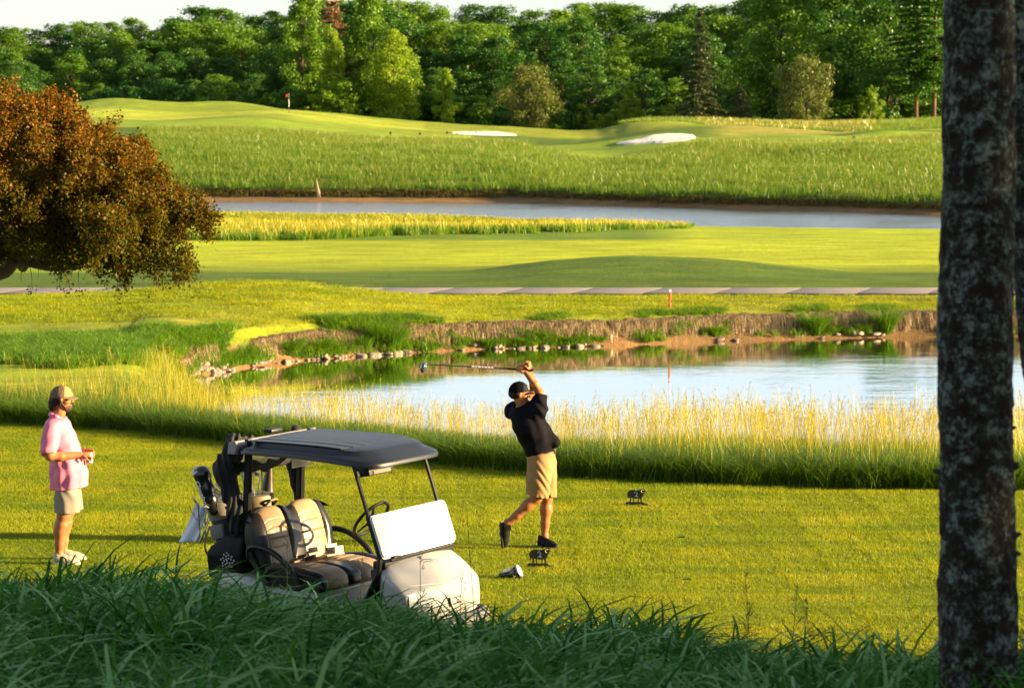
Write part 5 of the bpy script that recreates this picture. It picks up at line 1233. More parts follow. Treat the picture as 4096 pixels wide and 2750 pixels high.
# can in the floor cup
def can(o, r=.033, h=.12):
    b = MB(); b.lathe([(.001,0),(r*.8,0),(r,.012),(r,h-.015),(r*.82,h),(r*.78,h-.004),(.001,h-.004)], n=20); b.build('can_body', pmat('can_alu', (.50,.52,.55), .3, metal=.8), o)
    b = MB(); b.lathe([(r+.0006,.02),(r+.0006,h*.60)], n=20); b.f = b.f[:-2]; b.m = b.m[:-2]; b.build('can_label', pmat('can_label', (.06,.08,.16), .4, col2=(.75,.75,.75), nscale=26, lo=.5, hi=.53), o)
cn = cthing('drink_can', 'silver and dark drink can standing in the cart by the front pillar', 'can', (.46,-.46,.30)); can(cn)
# ------------------------------------------------------------------ people
skin = pmat('skin', (.33,.135,.050), .5, spec=.3, col2=(.25,.09,.035), nscale=9, bump=.1, bscale=200)
hairm = pmat('hair', (.018,.009,.005), .6, spec=.2, bump=1, bscale=70, stretch=(1,1,.3)); beardm = pmat('beard', (.05,.02,.01), .6, bump=1, bscale=90)
def hand(s, w, d, up, curl=1.0, side=1, L=.185, spread=.9):
    """palm and five fingers from wrist w along unit d; up = back of the hand; side sets the thumb side"""
    w = Vector(w); d = Vector(d).normalized(); up = Vector(up); up = (up-d*up.dot(d)).normalized(); sd_ = d.cross(up)*side
    pal = w+d*.045; s.cone(w, w+d*.05, .024, .030, .012, sy=(tuple(up), 1.5)); s.cone(w+d*.045-sd_*.018, w+d*.085-sd_*.02, .020, .018, .012, sy=(tuple(up), 1.3)); s.cone(w+d*.045+sd_*.018, w+d*.085+sd_*.02, .020, .018, .012, sy=(tuple(up), 1.3))
    for k, (o_, ln) in enumerate(((-.031,.060),(-.011,.072),(.011,.078),(.031,.070))):
        p = w+d*.086+sd_*o_*spread; a = 0; r = .0092
        for seg_, fr in enumerate((.42,.33,.25)):
            a += curl*(.75 if seg_ else .55); q = p+(d*math.cos(a)-up*math.sin(a))*ln*fr; s.cone(p, q, r, r*.93, .003); p = q; r *= .93
    p = w+d*.03+sd_*.028; q = p+(d*.55+sd_*.75-up*.25).normalized()*.038; s.cone(p, q, .013, .011, .008); q2 = q+(d*.85-up*.5*curl+sd_*.05).normalized()*.034; s.cone(q, q2, .0105, .009, .004)
def head(s, c, fwd, up, sc=1.0):
    """skin part of a head: fwd face direction"""
    f_ = Vector(fwd).normalized(); u_ = Vector(up); u_ = (u_-f_*u_.dot(f_)).normalized(); l_ = u_.cross(f_)
    M = Matrix((f_, l_, u_)).transposed(); e = tuple(M.to_euler())
    def at(x, y, z): return tuple(Vector(c)+(f_*x+l_*y+u_*z)*sc)
    s.ell(at(-.008,0,.03), (.098*sc,.076*sc,.098*sc), .02, rot=e); s.ell(at(.028,0,-.045), (.060*sc,.056*sc,.070*sc), .03, rot=e)
    s.cone(at(.045,0,-.085), at(.055,0,-.09), .026*sc, .022*sc, .02)                              # chin
    s.cone(at(.086,0,.012), at(.108,0,-.022), .008*sc, .013*sc, .010); s.ell(at(.098,.011,-.027), (.010,.008,.007), .006); s.ell(at(.098,-.011,-.027), (.010,.008,.007), .006)   # nose
    s.cone(at(.080,-.03,.030), at(.080,.03,.030), .012*sc, .012*sc, .012)                        # brow
    for y in (-1, 1):
        s.ell(at(.083,y*.030,.008), (.012*sc,.014*sc,.009*sc), .006, mode='sub'); s.ell(at(.078,y*.030,.008), (.011*sc,.0125*sc,.010*sc), .002)
        s.ell(at(.045,y*.052,-.02), (.028*sc,.018*sc,.022*sc), .02); s.ell(at(-.008,y*.076,-.004), (.018*sc,.008*sc,.031*sc), .006, rot=e)
    s.cone(at(.088,-.018,-.056), at(.088,.018,-.056), .0075*sc, .0075*sc, .005); s.cone(at(.085,-.014,-.068), at(.085,.014,-.068), .008*sc, .008*sc, .005)
    return at, e
def fit(name, root): pass
# ------------------------------- the golfer
G0 = P(2110, 2190, 25.9)
gf = thing('person', 'golfer in dark shirt and tan shorts ending his swing with the club behind his head', 'person', (G0.x, G0.y, tz(G0.x, G0.y)))
Lsh = (-.165,.13,1.445); Rsh = (.115,-.10,1.475); Rel = (.125,.05,1.655); Rwr = (-.015,.035,1.865); Lel = (.065,.25,1.65); Lwr = (.025,.06,1.88)
Hc = Vector((-.085,-.01,1.642)); hf = Vector((.97,.16,-.04)); hu = Vector((-.10,.05,1))
s = SDF((-.48,-.36,-.02), (.48,.42,2.0), .0062)
# legs
Rk, Ra = (.095,-.07,.555), (-.215,-.05,.275); Lk, La = (.205,.09,.53), (.182,.09,.115)
s.chain([(.13,-.075,.92),(.115,-.075,.74),Rk], [.098,.085,.062], .03); s.cone(Rk, (.0,-.062,.47), .056, .059, .03); s.cone((.0,-.062,.47), (-.11,-.055,.365), .059, .045, .03); s.cone((-.11,-.055,.36), Ra, .044, .036, .02); s.cone(Ra, (-.262,-.05,.16), .040, .040, .02)
s.chain([(.17,.08,.92),(.19,.088,.74),Lk], [.100,.086,.061], .03); s.chain([Lk,(.198,.095,.40),(.188,.092,.25),La], [.056,.063,.046,.036], .03); s.cone(La, (.18,.085,.06), .04, .04, .02)
# trunk
s.chain([(.15,0,.93),(.13,0,1.03),(.06,.0,1.20),(-.02,.01,1.36)], [.125,.118,.135,.135], .05, sy=((.3,1,0),.85)); s.cone((-.03,.02,1.42), (-.03,.02,1.45), .12, .10, .04); s.cone(Lsh, Rsh, .06, .06, .05)
s.chain([(-.035,.01,1.46),(-.055,.0,1.53),tuple(Hc-Vector((.0,0,.06)))], [.062,.055,.055], .025)
at, he = head(s, Hc, hf, hu, 1.0)
s.chain([Rsh,(.125,-.01,1.575),Rel], [.058,.052,.046], .02); s.chain([Rel,(.075,.045,1.745),Rwr], [.045,.042,.027], .015)
s.chain([Lsh,(-.03,.2,1.57),Lel], [.058,.048,.042], .02); s.chain([Lel,(.05,.16,1.78),Lwr], [.042,.036,.026], .015)
hand(s, Rwr, (-.55,-.05,.40), (.25,-.9,.35), 1.55, 1, .185); hand(s, Lwr, (-.10,-.15,.9), (.9,-.3,.1), 1.75, -1)
s.build('body', skin, gf)
# shirt
navy = pmat('navy_shirt', (.004,.004,.008), .85, spec=.08, bump=.10, bscale=120, col2=(.007,.006,.009), nscale=6)
s = SDF((-.36,-.32,.96), (.40,.40,1.78), .0068)
s.chain([(.125,.0,1.04),(.085,.0,1.16),(.02,.0,1.30),(-.03,.01,1.40)], [.142,.148,.158,.148], .05, sy=((.4,1,0),.86)); s.cone((-.03,.02,1.42), (-.03,.02,1.46), .135, .11, .05); s.cone(Lsh, Rsh, .080, .084, .05)
s.chain([Rsh,(.125,-.03,1.565),(.128,.01,1.61)], [.088,.083,.080], .025); s.chain([Lsh,(-.07,.18,1.52)], [.080,.075], .03)
s.cone((.06,-.06,1.38), (.13,-.07,1.18), .10, .10, .06); s.cone((.12,-.04,1.34), (.285,-.05,1.13), .060, .060, .05, sy=((0,1,0),1.0)); s.cone((.20,-.04,1.20), (.18,-.04,1.08), .07, .07, .04)     # loose front flap blown forward
s.cut((.13,0,1.625), (.05,.55,.85))
s.warp(lambda X, Y, Z: .0070*np.sin((X*1.0+Z*.55)*52+2.5*np.sin(Z*9+Y*6))*np.clip((Z-1.0)*2,0,1)*np.clip((X+.02)*9,0,1) + .005*np.sin((Z*1.2-X*.6)*30+Y*12))
s.cut((.19,0,1.022), (.30,0,-1)); s.cut((.05,0,.985), (.02,0,-1))
s.ell(tuple(Hc+Vector((0,0,-.09))), (.082,.08,.075), .01, mode='sub')
s.build('shirt', navy, gf)
# shorts
khaki = pmat('khaki_shorts', (.25,.165,.080), .85, spec=.2, bump=.10, bscale=90, col2=(.25,.145,.055), nscale=5)
s = SDF((-.10,-.28,.48), (.40,.30,1.08), .0065)
s.chain([(.13,0,1.04),(.145,0,.95),(.15,0,.88)], [.142,.146,.138], .03, sy=((0,1,0),.88)); 
s.chain([(.125,-.075,.90),(.115,-.085,.75),(.105,-.085,.55)], [.130,.128,.124], .03, sy=((0,1,0),.95)); s.chain([(.19,.075,.90),(.20,.085,.75),(.212,.09,.53)], [.120,.108,.100], .02)
s.warp(lambda X, Y, Z: .0065*np.sin((Z*1.0+X*.9)*41+3.2*np.sin(X*17+Z*7+Y*9))*np.clip(1.2-abs(Z-.74)*4,0,1)*(.5+.5*np.sin(X*23+Z*5))+.003*np.sin(Z*30+X*30)*np.cos(Y*24) + .004*np.sin(X*120)*np.clip(1-(Z-.575)*28,0,1))
s.cut((.1,0,.575), (-.20,0,-1)); s.cut((.13,0,1.02), (-.16,0,1)); 
s.chain([(.16,-.075,.95),(.165,-.075,.93)], [.01,.01], .01)
s.build('shorts', khaki, gf)
def belt(parent, c, rx, ry, z, tilt, mat, nm='belt'):
    b = MB(); n = 40; b.loft([[Vector((c[0]+rx*k_*math.cos(2*math.pi*k/n), c[1]+ry*k_*math.sin(2*math.pi*k/n), z+dz+tilt*rx*math.cos(2*math.pi*k/n))) for k in range(n)] for k_, dz in ((.96,-.018),(1,-.018),(1,.018),(.96,.018))], True, False); return b.build(nm, mat, parent)
belt(gf, (.138,0), .154, .136, 1.008, .16, pmat('belt_brown', (.06,.028,.012), .4))
b = MB(); b.box((.293,-.03,1.034), (.008,.045,.04), (0,0,R(-12)), bev=.003); b.build('belt_buckle', chrome, gf)
# cap
def cap(parent, c, fwd, up, mback, mfront, mbrim, sc=1.0, patch=None):
    f_ = Vector(fwd).normalized(); u_ = Vector(up); u_ = (u_-f_*u_.dot(f_)).normalized(); l_ = u_.cross(f_); M = Matrix((f_, l_, u_)).transposed().to_4x4(); M.translation = Vector(c)
    def dome(x0, x1, nm, m):
        s = SDF((-.14,-.11,-.02), (.14,.11,.16), .005); s.ell((-.006,0,.028), (.113*sc,.092*sc,.108*sc), 0); s.ell((-.006,0,.028), (.107*sc,.086*sc,.102*sc), 0, mode='sub'); s.cut((0,0,.022), (.10,0,-1), 0); s.cut((x0,0,0), (-1,0,.0), 0); s.cut((x1,0,0), (1,0,0), 0); o = s.build(nm, m, parent); o.matrix_local = M
    dome(-.2, .020, 'cap_back', mback); dome(.020, .2, 'cap_front', mfront)
    b = MB(); rings = []
    for t in np.linspace(0, 1, 9):
        y = (t-.5)*2; yy = y*.074*sc; xb = .094*sc*math.sqrt(max(0, 1-(y*.80)**2)); xf = xb+.070*sc*math.sqrt(max(0,1-y**2*.96)); zz = .030-.016*abs(y)**2
        rings.append([Vector((xb*.93,yy,zz)), Vector(((xb+xf)/2,yy,zz-.004)), Vector((xf,yy,zz-.014)), Vector((xf,yy,zz-.018)), Vector(((xb+xf)/2,yy,zz-.008)), Vector((xb*.93,yy,zz-.004))])
    b.loft(rings); o = b.build('cap_brim', mbrim, parent); o.matrix_local = M
    b = MB(); b.lathe([(.001,.006),(.006,.004),(.008,0),(.001,0)], (-.006*sc,0,.135*sc), 10); o = b.build('cap_button', mback, parent); o.matrix_local = M
    return M
capn = pmat('cap_navy', (.010,.010,.020), .8, spec=.2, bump=.10, bscale=200); capb = pmat('cap_mesh_black', (.003,.003,.003), .9, spec=.1, bump=.6, bscale=260)
Mh = cap(gf, Hc, hf, hu, capb, capn, capn)
b = MB(); b.loft([[Vector((.1145*math.cos(a)*math.cos(z_)-.006, .0945*math.sin(a)*math.cos(z_)*.98, .028+.112*math.sin(z_))) for a in np.linspace(-.62,.62,9)] for z_ in (.22,.40,.58)], False, False); b.build('cap_patch', pmat('cap_patch', (.33,.22,.13), .6, col2=(.08,.05,.04), nscale=40, lo=.5, hi=.54), gf).matrix_local = Mh
s = SDF((-.14,-.12,-.14), (.12,.12,.10), .006); s.ell((-.034,0,.006), (.084,.080,.062), 0); s.ell((.080,0,-.01), (.085,.12,.15), 0, mode='sub'); s.warp(lambda X,Y,Z: .004*np.sin(X*70+Z*40)*np.cos(Y*80)); ho = s.build('hair', hairm, gf); ho.matrix_local = Mh
# shoes
shoeb = pmat('shoe_black', (.007,.006,.007), .6, spec=.15, bump=.10, bscale=80); soleb = pmat('sole_black', (.03,.022,.022), .7)
def shoe(parent, M, up_m, sole_m, lace_m=None, L=.29):
    """shoe in its own frame: x toe, z up, heel at x=0"""
    s = SDF((-.05,-.08,-.01), (.33,.08,.17), .0055); s.chain([(.045,0,.045),(.12,0,.045),(.19,.004,.035),(.245,.006,.030)], [.040,.042,.042,.032], .03); s.cone((.05,0,.06), (.045,0,.105), .040, .036, .03); s.cone((.07,0,.085), (.16,0,.055), .030, .026, .03)
    s.cut((.1,0,.012), (0,0,-1), 0); s.ell((.048,0,.135), (.034,.030,.035), .004, mode='sub'); o = s.build('shoe', up_m, parent); o.matrix_local = M
    b = MB(); out = [(-.002,0),(.01,.032),(.06,.040),(.12,.038),(.19,.048),(.25,.044),(.282,.022),(.290,0)]; out = out+[(x,-y) for x, y in out[-2:0:-1]]; n = len(out)
    b.loft([[Vector((x*k_+.14*(1-k_), y*k_, z)) for x, y in out] for z, k_ in ((0,.96),(.006,1.0),(.020,1.0),(.026,.95))]); so2 = b.build('shoe_sole', sole_m, parent); so2.matrix_local = M
    if lace_m:
        b = MB()
        for k in range(4): x = .10+.022*k; b.tube([(x,-.026,.079-.018*k*.55),(x,0,.094-.018*k*.62),(x,.026,.079-.018*k*.55)], .0035, 5)
        lo = b.build('shoelace', lace_m, parent); lo.matrix_local = M
Ms = frame4((.115,.115,0), (.62,-.62,0), (0,0,1)); shoe(gf, Ms, shoeb, soleb, shoeb)
dt = Vector((.10,0,-.98)).normalized(); nn = Vector((.99,-.08,.10)); Mr = frame4((-.300,-.05,.285), dt, nn); shoe(gf, Mr, shoeb, soleb, shoeb)
# the club: a thing held by the golfer
ga = Vector((.062,.030,1.893)); gb = Vector((-1.14,.12,1.950))
cl_ = thing('golf_club', 'driver with black head and white marked shaft swung behind the golfer\'s head', 'golf club', Vector(gf.location)+ga)
dv = (gb-ga).normalized(); b = MB(); b.tube([(0,0,0), dv*.02, dv*.27], [.0135,.0145,.010], 8); b.build('grip', pmat('grip_rubber', (.012,.012,.012), .7), cl_)
b = MB(); b.tube([dv*.27, dv*1.13], [.0085,.0068], 8); b.build('shaft', pmat('graphite_shaft', (.05,.055,.06), .3, coat=.4), cl_)
b = MB(); x = .36
for k in range(9):
    ln = random.uniform(.018,.034); b.tube([dv*x, dv*(x+ln)], .0082, 8); x += ln+.008
sb_ = b.build('shaft_band', pmat('shaft_white', (.8,.8,.78), .4), cl_); sb_['kind'] = 'stuff'
hcx = dv*1.15; s = SDF(tuple(hcx-Vector((.11,.11,.12))), tuple(hcx+Vector((.11,.11,.11))), .005); s.ell(tuple(hcx+Vector((-.02,.0,-.035))), (.034,.058,.062), .01, rot=(0,R(12),0)); s.cone(tuple(dv*1.12), tuple(hcx+Vector((-.01,0,-.01))), .008, .010, .01); s.build('club_head', pmat('driver_head', (.02,.03,.06), .15, coat=1, col2=(.04,.06,.10), nscale=3), cl_)

# ------------------------------- the man at the left
M0 = P(265, 2240, 25.1)
mn = thing('person', 'bearded man in pink polo, grey shorts and tan cap standing with a can', 'person', (M0.x, M0.y, tz(M0.x, M0.y)))
Hm = Vector((-.012,-.0,1.685)); mf = Vector((1,.06,-.02)); mu = Vector((.03,0,1))
rs, re, rw = (-.095,-.195,1.405), (-.100,-.255,1.140), (.185,-.125,1.130); ls, le, lw_ = (-.095,.195,1.405), (-.08,.265,1.15), (.19,.095,1.135)
s = SDF((-.32,-.34,-.02), (.36,.34,1.86), .0062)
for sg in (-1, 1):
    s.chain([(.02,sg*.08,.88),(.015,sg*.095,.72),(.0,sg*.105,.50)], [.085,.085,.066], .03); s.chain([(.0,sg*.105,.50),(-.020,sg*.108,.40),(-.035,sg*.11,.34),(-.045,sg*.112,.20),(-.050,sg*.112,.10)], [.060,.066,.064,.046,.040], .03); s.cone((-.05,sg*.112,.10), (-.02,sg*.115,.05), .04, .035, .02)
    s.ell((.035,sg*.103,.505), (.035,.045,.05), .02); s.ell((-.055,sg*.11,.36), (.035,.045,.09), .03)
s.chain([(.03,0,.93),(.01,0,1.05),(-.02,0,1.22),(-.06,0,1.38)], [.12,.135,.135,.12], .05); s.cone((-.075,-.12,1.42), (-.075,.12,1.42), .07, .07, .04)
s.chain([(-.075,0,1.45),(-.045,0,1.54),(-.025,0,1.62)], [.065,.058,.058], .025); at, he = head(s, Hm, mf, mu, 1.0)
s.chain([rs,(-.11,-.235,1.26),re], [.060,.056,.050], .02); s.chain([re,(.0,-.215,1.125),rw], [.050,.047,.030], .02); s.chain([ls,(-.10,.245,1.27),le], [.060,.054,.048], .02); s.chain([le,(.03,.19,1.13),lw_], [.048,.044,.030], .02)
hand(s, rw, (.92,.30,-.02), (.1,-.45,1), 1.35, 1); hand(s, lw_, (.93,-.22,-.12), (.2,.9,.3), 1.1, -1)
s.build('body', skin, mn)
pink = pmat('pink_polo', (.62,.13,.27), .75, bump=.10, bscale=150)
def stripes():
    nt = pink.node_tree; b = nt.nodes['Principled BSDF']; tc = _n(nt, 'ShaderNodeTexCoord'); wv = _n(nt, 'ShaderNodeTexWave'); wv.bands_direction = 'Z'; wv.inputs['Scale'].default_value = 62; nt.links.new(tc.outputs['Object'], wv.inputs[0])
    mx = _n(nt, 'ShaderNodeMix', data_type='RGBA'); mx.inputs[6].default_value = (.52,.085,.19,1); mx.inputs[7].default_value = (.60,.22,.30,1); nt.links.new(wv.outputs['Fac'], mx.inputs[0]); nt.links.new(mx.outputs[2], b.inputs['Base Color'])
stripes()
s = SDF((-.34,-.36,.70), (.34,.36,1.60), .0066)
s.chain([(.045,0,.78),(.040,0,.92),(.018,0,1.08),(-.015,0,1.22),(-.055,0,1.37)], [.190,.180,.160,.150,.142], .05, sy=((0,1,0),.86)); s.cone((-.08,-.13,1.41), (-.08,.13,1.41), .090, .090, .05)
for a_, b_ in ((rs, (-.115,-.245,1.20)), (ls, (-.11,.25,1.21))): s.cone(a_, b_, .082, .088, .03)
s.cut((0,0,1.165), (0,0,0.0001), 0) if False else None
# trim the sleeves only: subtract boxes around the forearms
s.ell((-.10,-.34,1.06), (.20,.115,.118), .004, mode='sub'); s.ell((-.10,.34,1.06), (.20,.115,.118), .004, mode='sub')
s.warp(lambda X, Y, Z: .006*np.sin((X*1.3+Z*.35)*40+1.6*np.sin(Z*11))*np.clip((1.30-Z)*3,0,1)+.0035*np.sin((Z-X)*34+Y*10))
s.cut((.04,0,.775), (.10,0,-1)); s.ell((-.035,0,1.565), (.090,.085,.080), .01, mode='sub'); s.build('shirt', pink, mn)
s = SDF((-.20,-.14,1.36), (.12,.14,1.60), .005); [s.chain([(-.128,0,1.530),(-.115,q*.055,1.525),(-.06,q*.088,1.510),(.000,q*.070,1.475),(.045,q*.028,1.430),(.050,q*.012,1.405)], [.026,.026,.027,.024,.018,.010], .012) for q in (-1,1)]; s.build('shirt_collar', pink, mn)
b = MB()
for k in range(2): b.lathe([(.001,.002),(.006,.001),(.006,-.001)], (.062+.012*k,0,1.40-.045*k), 8, Matrix.Rotation(R(80),3,'Y'))
b.build('shirt_button', pmat('button_white', (.8,.8,.8), .4), mn)
grey = pmat('grey_shorts', (.22,.195,.16), .8, spec=.2, bump=.10, bscale=110, col2=(.18,.16,.135), nscale=5)
s = SDF((-.22,-.30,.46), (.30,.30,1.02), .0065)
s.chain([(.03,0,.88),(.03,0,.82)], [.140,.145], .03, sy=((0,1,0),.92))
for sg in (-1, 1): s.chain([(.025,sg*.075,.86),(.03,sg*.085,.70),(.035,sg*.095,.52)], [.105,.120,.130], .02)
s.warp(lambda X, Y, Z: .0045*np.sin((X*1.2+Z*.6)*44+1.5*np.sin(Z*16)))
s.cut((0,0,.535), (0,0,-1)); s.cut((0,0,.90), (0,0,1)); s.build('shorts', grey, mn)
Mm = cap(mn, Hm, mf, mu, pmat('cap_brown_mesh', (.13,.085,.04), .85, bump=.5, bscale=260), pmat('cap_tan', (.33,.20,.08), .75, bump=.10, bscale=200), pmat('cap_brim_brown', (.15,.11,.06), .8), 1.04)
b = MB(); b.loft([[Vector((.1195*math.cos(a)*math.cos(z_)-.006, .0975*math.sin(a)*math.cos(z_), .028+.116*math.sin(z_))) for a in np.linspace(-.2,.2,6)] for z_ in (.30,.45,.60)], False, False); b.build('cap_emblem', pmat('cap_emblem', (.10,.08,.05), .7), mn).matrix_local = Mm
b = MB(); b.loft([[Vector((.119*math.cos(a)*math.cos(z_)-.006, .0975*math.sin(a)*math.cos(z_), .028+.116*math.sin(z_))) for a in np.linspace(-1.75,-1.50,5)] for z_ in (.05,.14,.24)], False, False); b.build('cap_side_patch', pmat('cap_side_patch', (.02,.04,.10), .6, col2=(.25,.3,.3), nscale=60), mn).matrix_local = Mm
s = SDF((-.16,-.13,-.18), (.13,.13,.10), .006); s.ell((-.040,0,-.01), (.092,.086,.080), 0); s.ell((-.085,0,-.065), (.055,.070,.058), .03); s.ell((.085,0,-.02), (.085,.14,.15), 0, mode='sub')
s.cone((-.01,-.083,-.0), (-.012,-.082,-.055), .012, .008, .008); s.cone((-.01,.083,-.0), (-.012,.082,-.055), .012, .008, .008); s.warp(lambda X,Y,Z: .006*np.sin(X*75+Z*50)*np.cos(Y*70+Z*40)); s.build('hair', hairm, mn).matrix_local = Mm
s = SDF((-.05,-.10,-.16), (.13,.10,.02), .005); s.ell((.048,0,-.085), (.056,.050,.042), .01); s.cone((.0,-.068,-.03), (.04,-.050,-.085), .010, .016, .02); s.cone((.0,.068,-.03), (.04,.050,-.085), .010, .016, .02); s.cone((.090,-.025,-.045), (.090,.025,-.045), .007, .007, .006); s.ell((.05,0,-.03), (.048,.052,.040), .005, mode='sub'); s.cone((.092,-.016,-.060), (.092,.016,-.060), .009, .009, .004, mode='sub')
s.cone((.085,-.02,-.046), (.095,.0,-.040), .008, .007, .003); s.cone((.085,.02,-.046), (.095,.0,-.040), .008, .007, .003); s.warp(lambda X,Y,Z: .003*np.sin(X*150)*np.cos(Z*160+Y*130)); s.build('beard', beardm, mn).matrix_local = Mm
for nm, zz, col in (('eye', .008, (.03,.02,.015)),):
    for par, MM in ((mn, Mm), (gf, Mh)):
        for y in (-1, 1):
            b = MB(); b.lathe([(.001,.004),(.004,.003),(.005,0)], (.0895,y*.030,.008), 8, Matrix.Rotation(R(90),3,'Y')); b.build('eye', pmat('eye_dark', (.015,.010,.008), .2), par).matrix_local = MM
shoel = pmat('shoe_cream', (.45,.38,.30), .7, col2=(.30,.22,.15), nscale=20); solel = pmat('sole_cream', (.6,.53,.42), .7)
shoe(mn, frame4((-.115,-.115,0), (1,-.10,0), (0,0,1)), shoel, solel, pmat('lace_white', (.6,.55,.5), .8), .29)
shoe(mn, frame4((-.10,.115,0), (1,.05,0), (0,0,1)), shoel, solel, None, .29)
c2_ = thing('drink_can', 'pale can held in front of him by the man in the pink polo', 'can', Vector(mn.location)+Vector((.262,-.02,1.020))); can(c2_, .033, .12)
# ------------------------------------------------------------------ small things
ramb = pmat('marker_black', (.006,.006,.006), .5)
ram = [(610,915),(590,880),(575,800),(562,740),(570,680),(610,620),(670,570),(730,556),(790,550),(860,566),(940,572),(1050,565),(1110,530),(1170,505),(1240,498),(1262,520),(1272,550),(1290,590),(1322,605),(1305,630),(1270,632),(1265,690),(1240,725),(1220,745),(1215,790),(1200,830),(1145,890),(1150,950),(1157,1065),(1110,1065),(1100,960),(1075,905),(1042,905),(1037,1065),(983,1065),(998,960),(998,905),(940,925),(880,905),(838,890),(838,960),(848,1065),(803,1065),(790,960),(783,890),(742,880),(727,960),(715,1065),(668,1065),(680,970),(670,890),(640,830),(637,910)]
base = [(465,1200),(475,1140),(510,1080),(560,1052),(1200,1052),(1240,1085),(1290,1115),(1360,1110),(1400,1140),(1425,1200)]
def marker(px, py, label):
    g = ground_at(px, py, 20, 36); S = .0002875
    o = thing('tee_marker', label, 'tee marker', (g.x, g.y, g.z), (0,0,R(-3)), 'ram shaped tee markers')
    cv = lambda L: [((x-945)*S, (1190-y)*S) for x, y in L]
    I4 = Matrix.Identity(4)
    b = MB(); b.prism(cv(base), I4, .03); b.build('marker_base', ramb, o, smooth=False)
    b = MB(); b.prism(cv(ram), Matrix.Translation((0,0,0)), .008); b.build('ram_cutout', ramb, o, smooth=False)
    c0 = ((925-945)*S, (1190-745)*S)
    place_text('number_outline', '2', .088, frame4((c0[0], -.0050, c0[1]), (1,0,0), (0,-1,0)), pmat('number_white', (.35,.45,.70), .5), o, .0006, .0022)
    place_text('number', '2', .088, frame4((c0[0], -.0060, c0[1]), (1,0,0), (0,-1,0)), pmat('number_blue', (.010,.03,.13), .5), o, .0006, -.0006)
    hx, hz = (1190-945)*S, (1190-605)*S; b = MB()
    b.tube([(hx+.0165*math.cos(R(a)), -.006, hz+.0175*math.sin(R(a))) for a in range(40, 300, 16)], [.0022+.0022*math.sin(math.pi*min(1,k/14)) for k in range(17)], 5); b.build('ram_horn', pmat('horn_cream', (.55,.50,.28), .5), o)
marker(2546, 2024, 'black ram shaped tee marker with blue 2, farther one on the open tee')
marker(2160, 2274, 'black ram shaped tee marker with blue 2, nearer one below the golfer\'s feet')
# headcover dropped on the turf
g = ground_at(2050, 2318, 20, 36)
hv = thing('fallen_headcover', 'black and white driver headcover lying on the turf beside the nearer tee marker', 'headcover', g, (0,0,R(-10)))
s = SDF((-.16,-.10,-.01), (.14,.10,.17), .005); s.chain([(-.12,0,.028),(-.06,0,.032),(0,0,.045)], [.022,.030,.045], .02); s.ell((.035,0,.058), (.040,.060,.065), .03, rot=(0,R(-18),0)); s.cut((0,0,.0), (0,0,-1), 0); s.build('cover_body', pmat('cover_gloss_black', (.012,.014,.02), .25, coat=.6), hv)
s = SDF((-.02,-.11,-.01), (.15,.11,.17), .005); s.ell((.070,0,.066), (.022,.062,.076), .01, rot=(0,R(-22),0)); s.cut((0,0,.0), (0,0,-1), 0); s.build('cover_crown', pmat('cover_white', (.80,.78,.74), .35, col2=(.05,.05,.06), nscale=13, lo=.56, hi=.58), hv)
b = MB(); b.box((-.055,-.01,.078), (.075,.05,.020), (0,R(-14),R(8)), bev=.004); b.build('cover_tag', pmat('tag_white', (.80,.82,.85), .5), hv)
b = MB(); b.tube([(.016,-.0575,.048),(.026,-.0585,.022),(.040,-.0575,.040)], .003, 5); b.build('chevron_logo', pmat('chevron', (.8,.8,.8), .5), hv)
# red hazard stake
g = ground_at(2679, 1231, 66, 72); st = thing('hazard_stake', 'short red hazard stake with white top between path and pond bank', 'stake', (g.x, g.y, g.z-.03))
b = MB(); b.lathe([(.001,0),(.03,0),(.03,.46),(.001,.46)], n=8); b.build('post', pmat('stake_red', (.55,.05,.03), .5), st)
b = MB(); b.lathe([(.031,.455),(.031,.50),(.02,.52),(.001,.52)], n=8); b.build('stake_cap', pmat('stake_white', (.8,.8,.8), .5), st)
# flagstick
g = ground_at(1156, 452, 250, 330); fs = thing('flagstick', 'far flagstick with red flag on the left green', 'flagstick', (g.x, g.y, g.z))
b = MB(); b.tube([(0,0,-.1),(0,0,.7)], .035, 6); b.build('lower_pole', pmat('pole_black', (.03,.03,.03), .5), fs); b = MB(); b.tube([(0,0,.7),(0,0,1.5)], .035, 6); b.build('upper_pole', pmat('pole_white', (.8,.8,.8), .5), fs); b = MB(); b.tube([(0,0,1.5),(0,0,2.2)], .035, 6); b.build('pole_top', pmat('pole_grey', (.12,.12,.12), .5), fs)
v = []; 
for i in range(7):
    for j in range(4): v.append((-.02-.055*i, .05*math.sin(i*1.1), 2.2-.10*j-.03*i))
b = MB(); b.add(v, [(i*4+j, i*4+j+1, (i+1)*4+j+1, (i+1)*4+j) for i in range(6) for j in range(3)]); fo = b.build('flag', pmat('flag_red', (.60,.03,.02), .7), fs); q = fo.modifiers.new('s','SOLIDIFY'); q.thickness = .01
# small dark markers on the far hills
dk = pmat('far_marker', (.015,.013,.012), .7)
for px, py, lb in ((1562,538,'small dark tee block on the left far hill, leftmost'), (1680,540,'small dark tee block on the left far hill, second'), (1788,535,'small dark tee block beside the left tip of the thin bunker'), (1905,537,'small dark tee block in front of the thin bunker'), (3158,568,'small dark tee block on the right far hill, left one'), (3415,555,'small dark tee block on the right far hill, right one')):
    g = ground_at(px, py, 185, 300); o = thing('tee_block', lb, 'tee block', (g.x, g.y, g.z)); s = g.y/230
    b = MB(); b.box((0,0,.10), (.22*s,.12,.14), bev=.02); b.tube([(0,0,-.05),(0,0,.1)], .03, 6); b.box((.02,0,.19),(.10*s,.08,.08),bev=.02); b.build('block', dk, o)
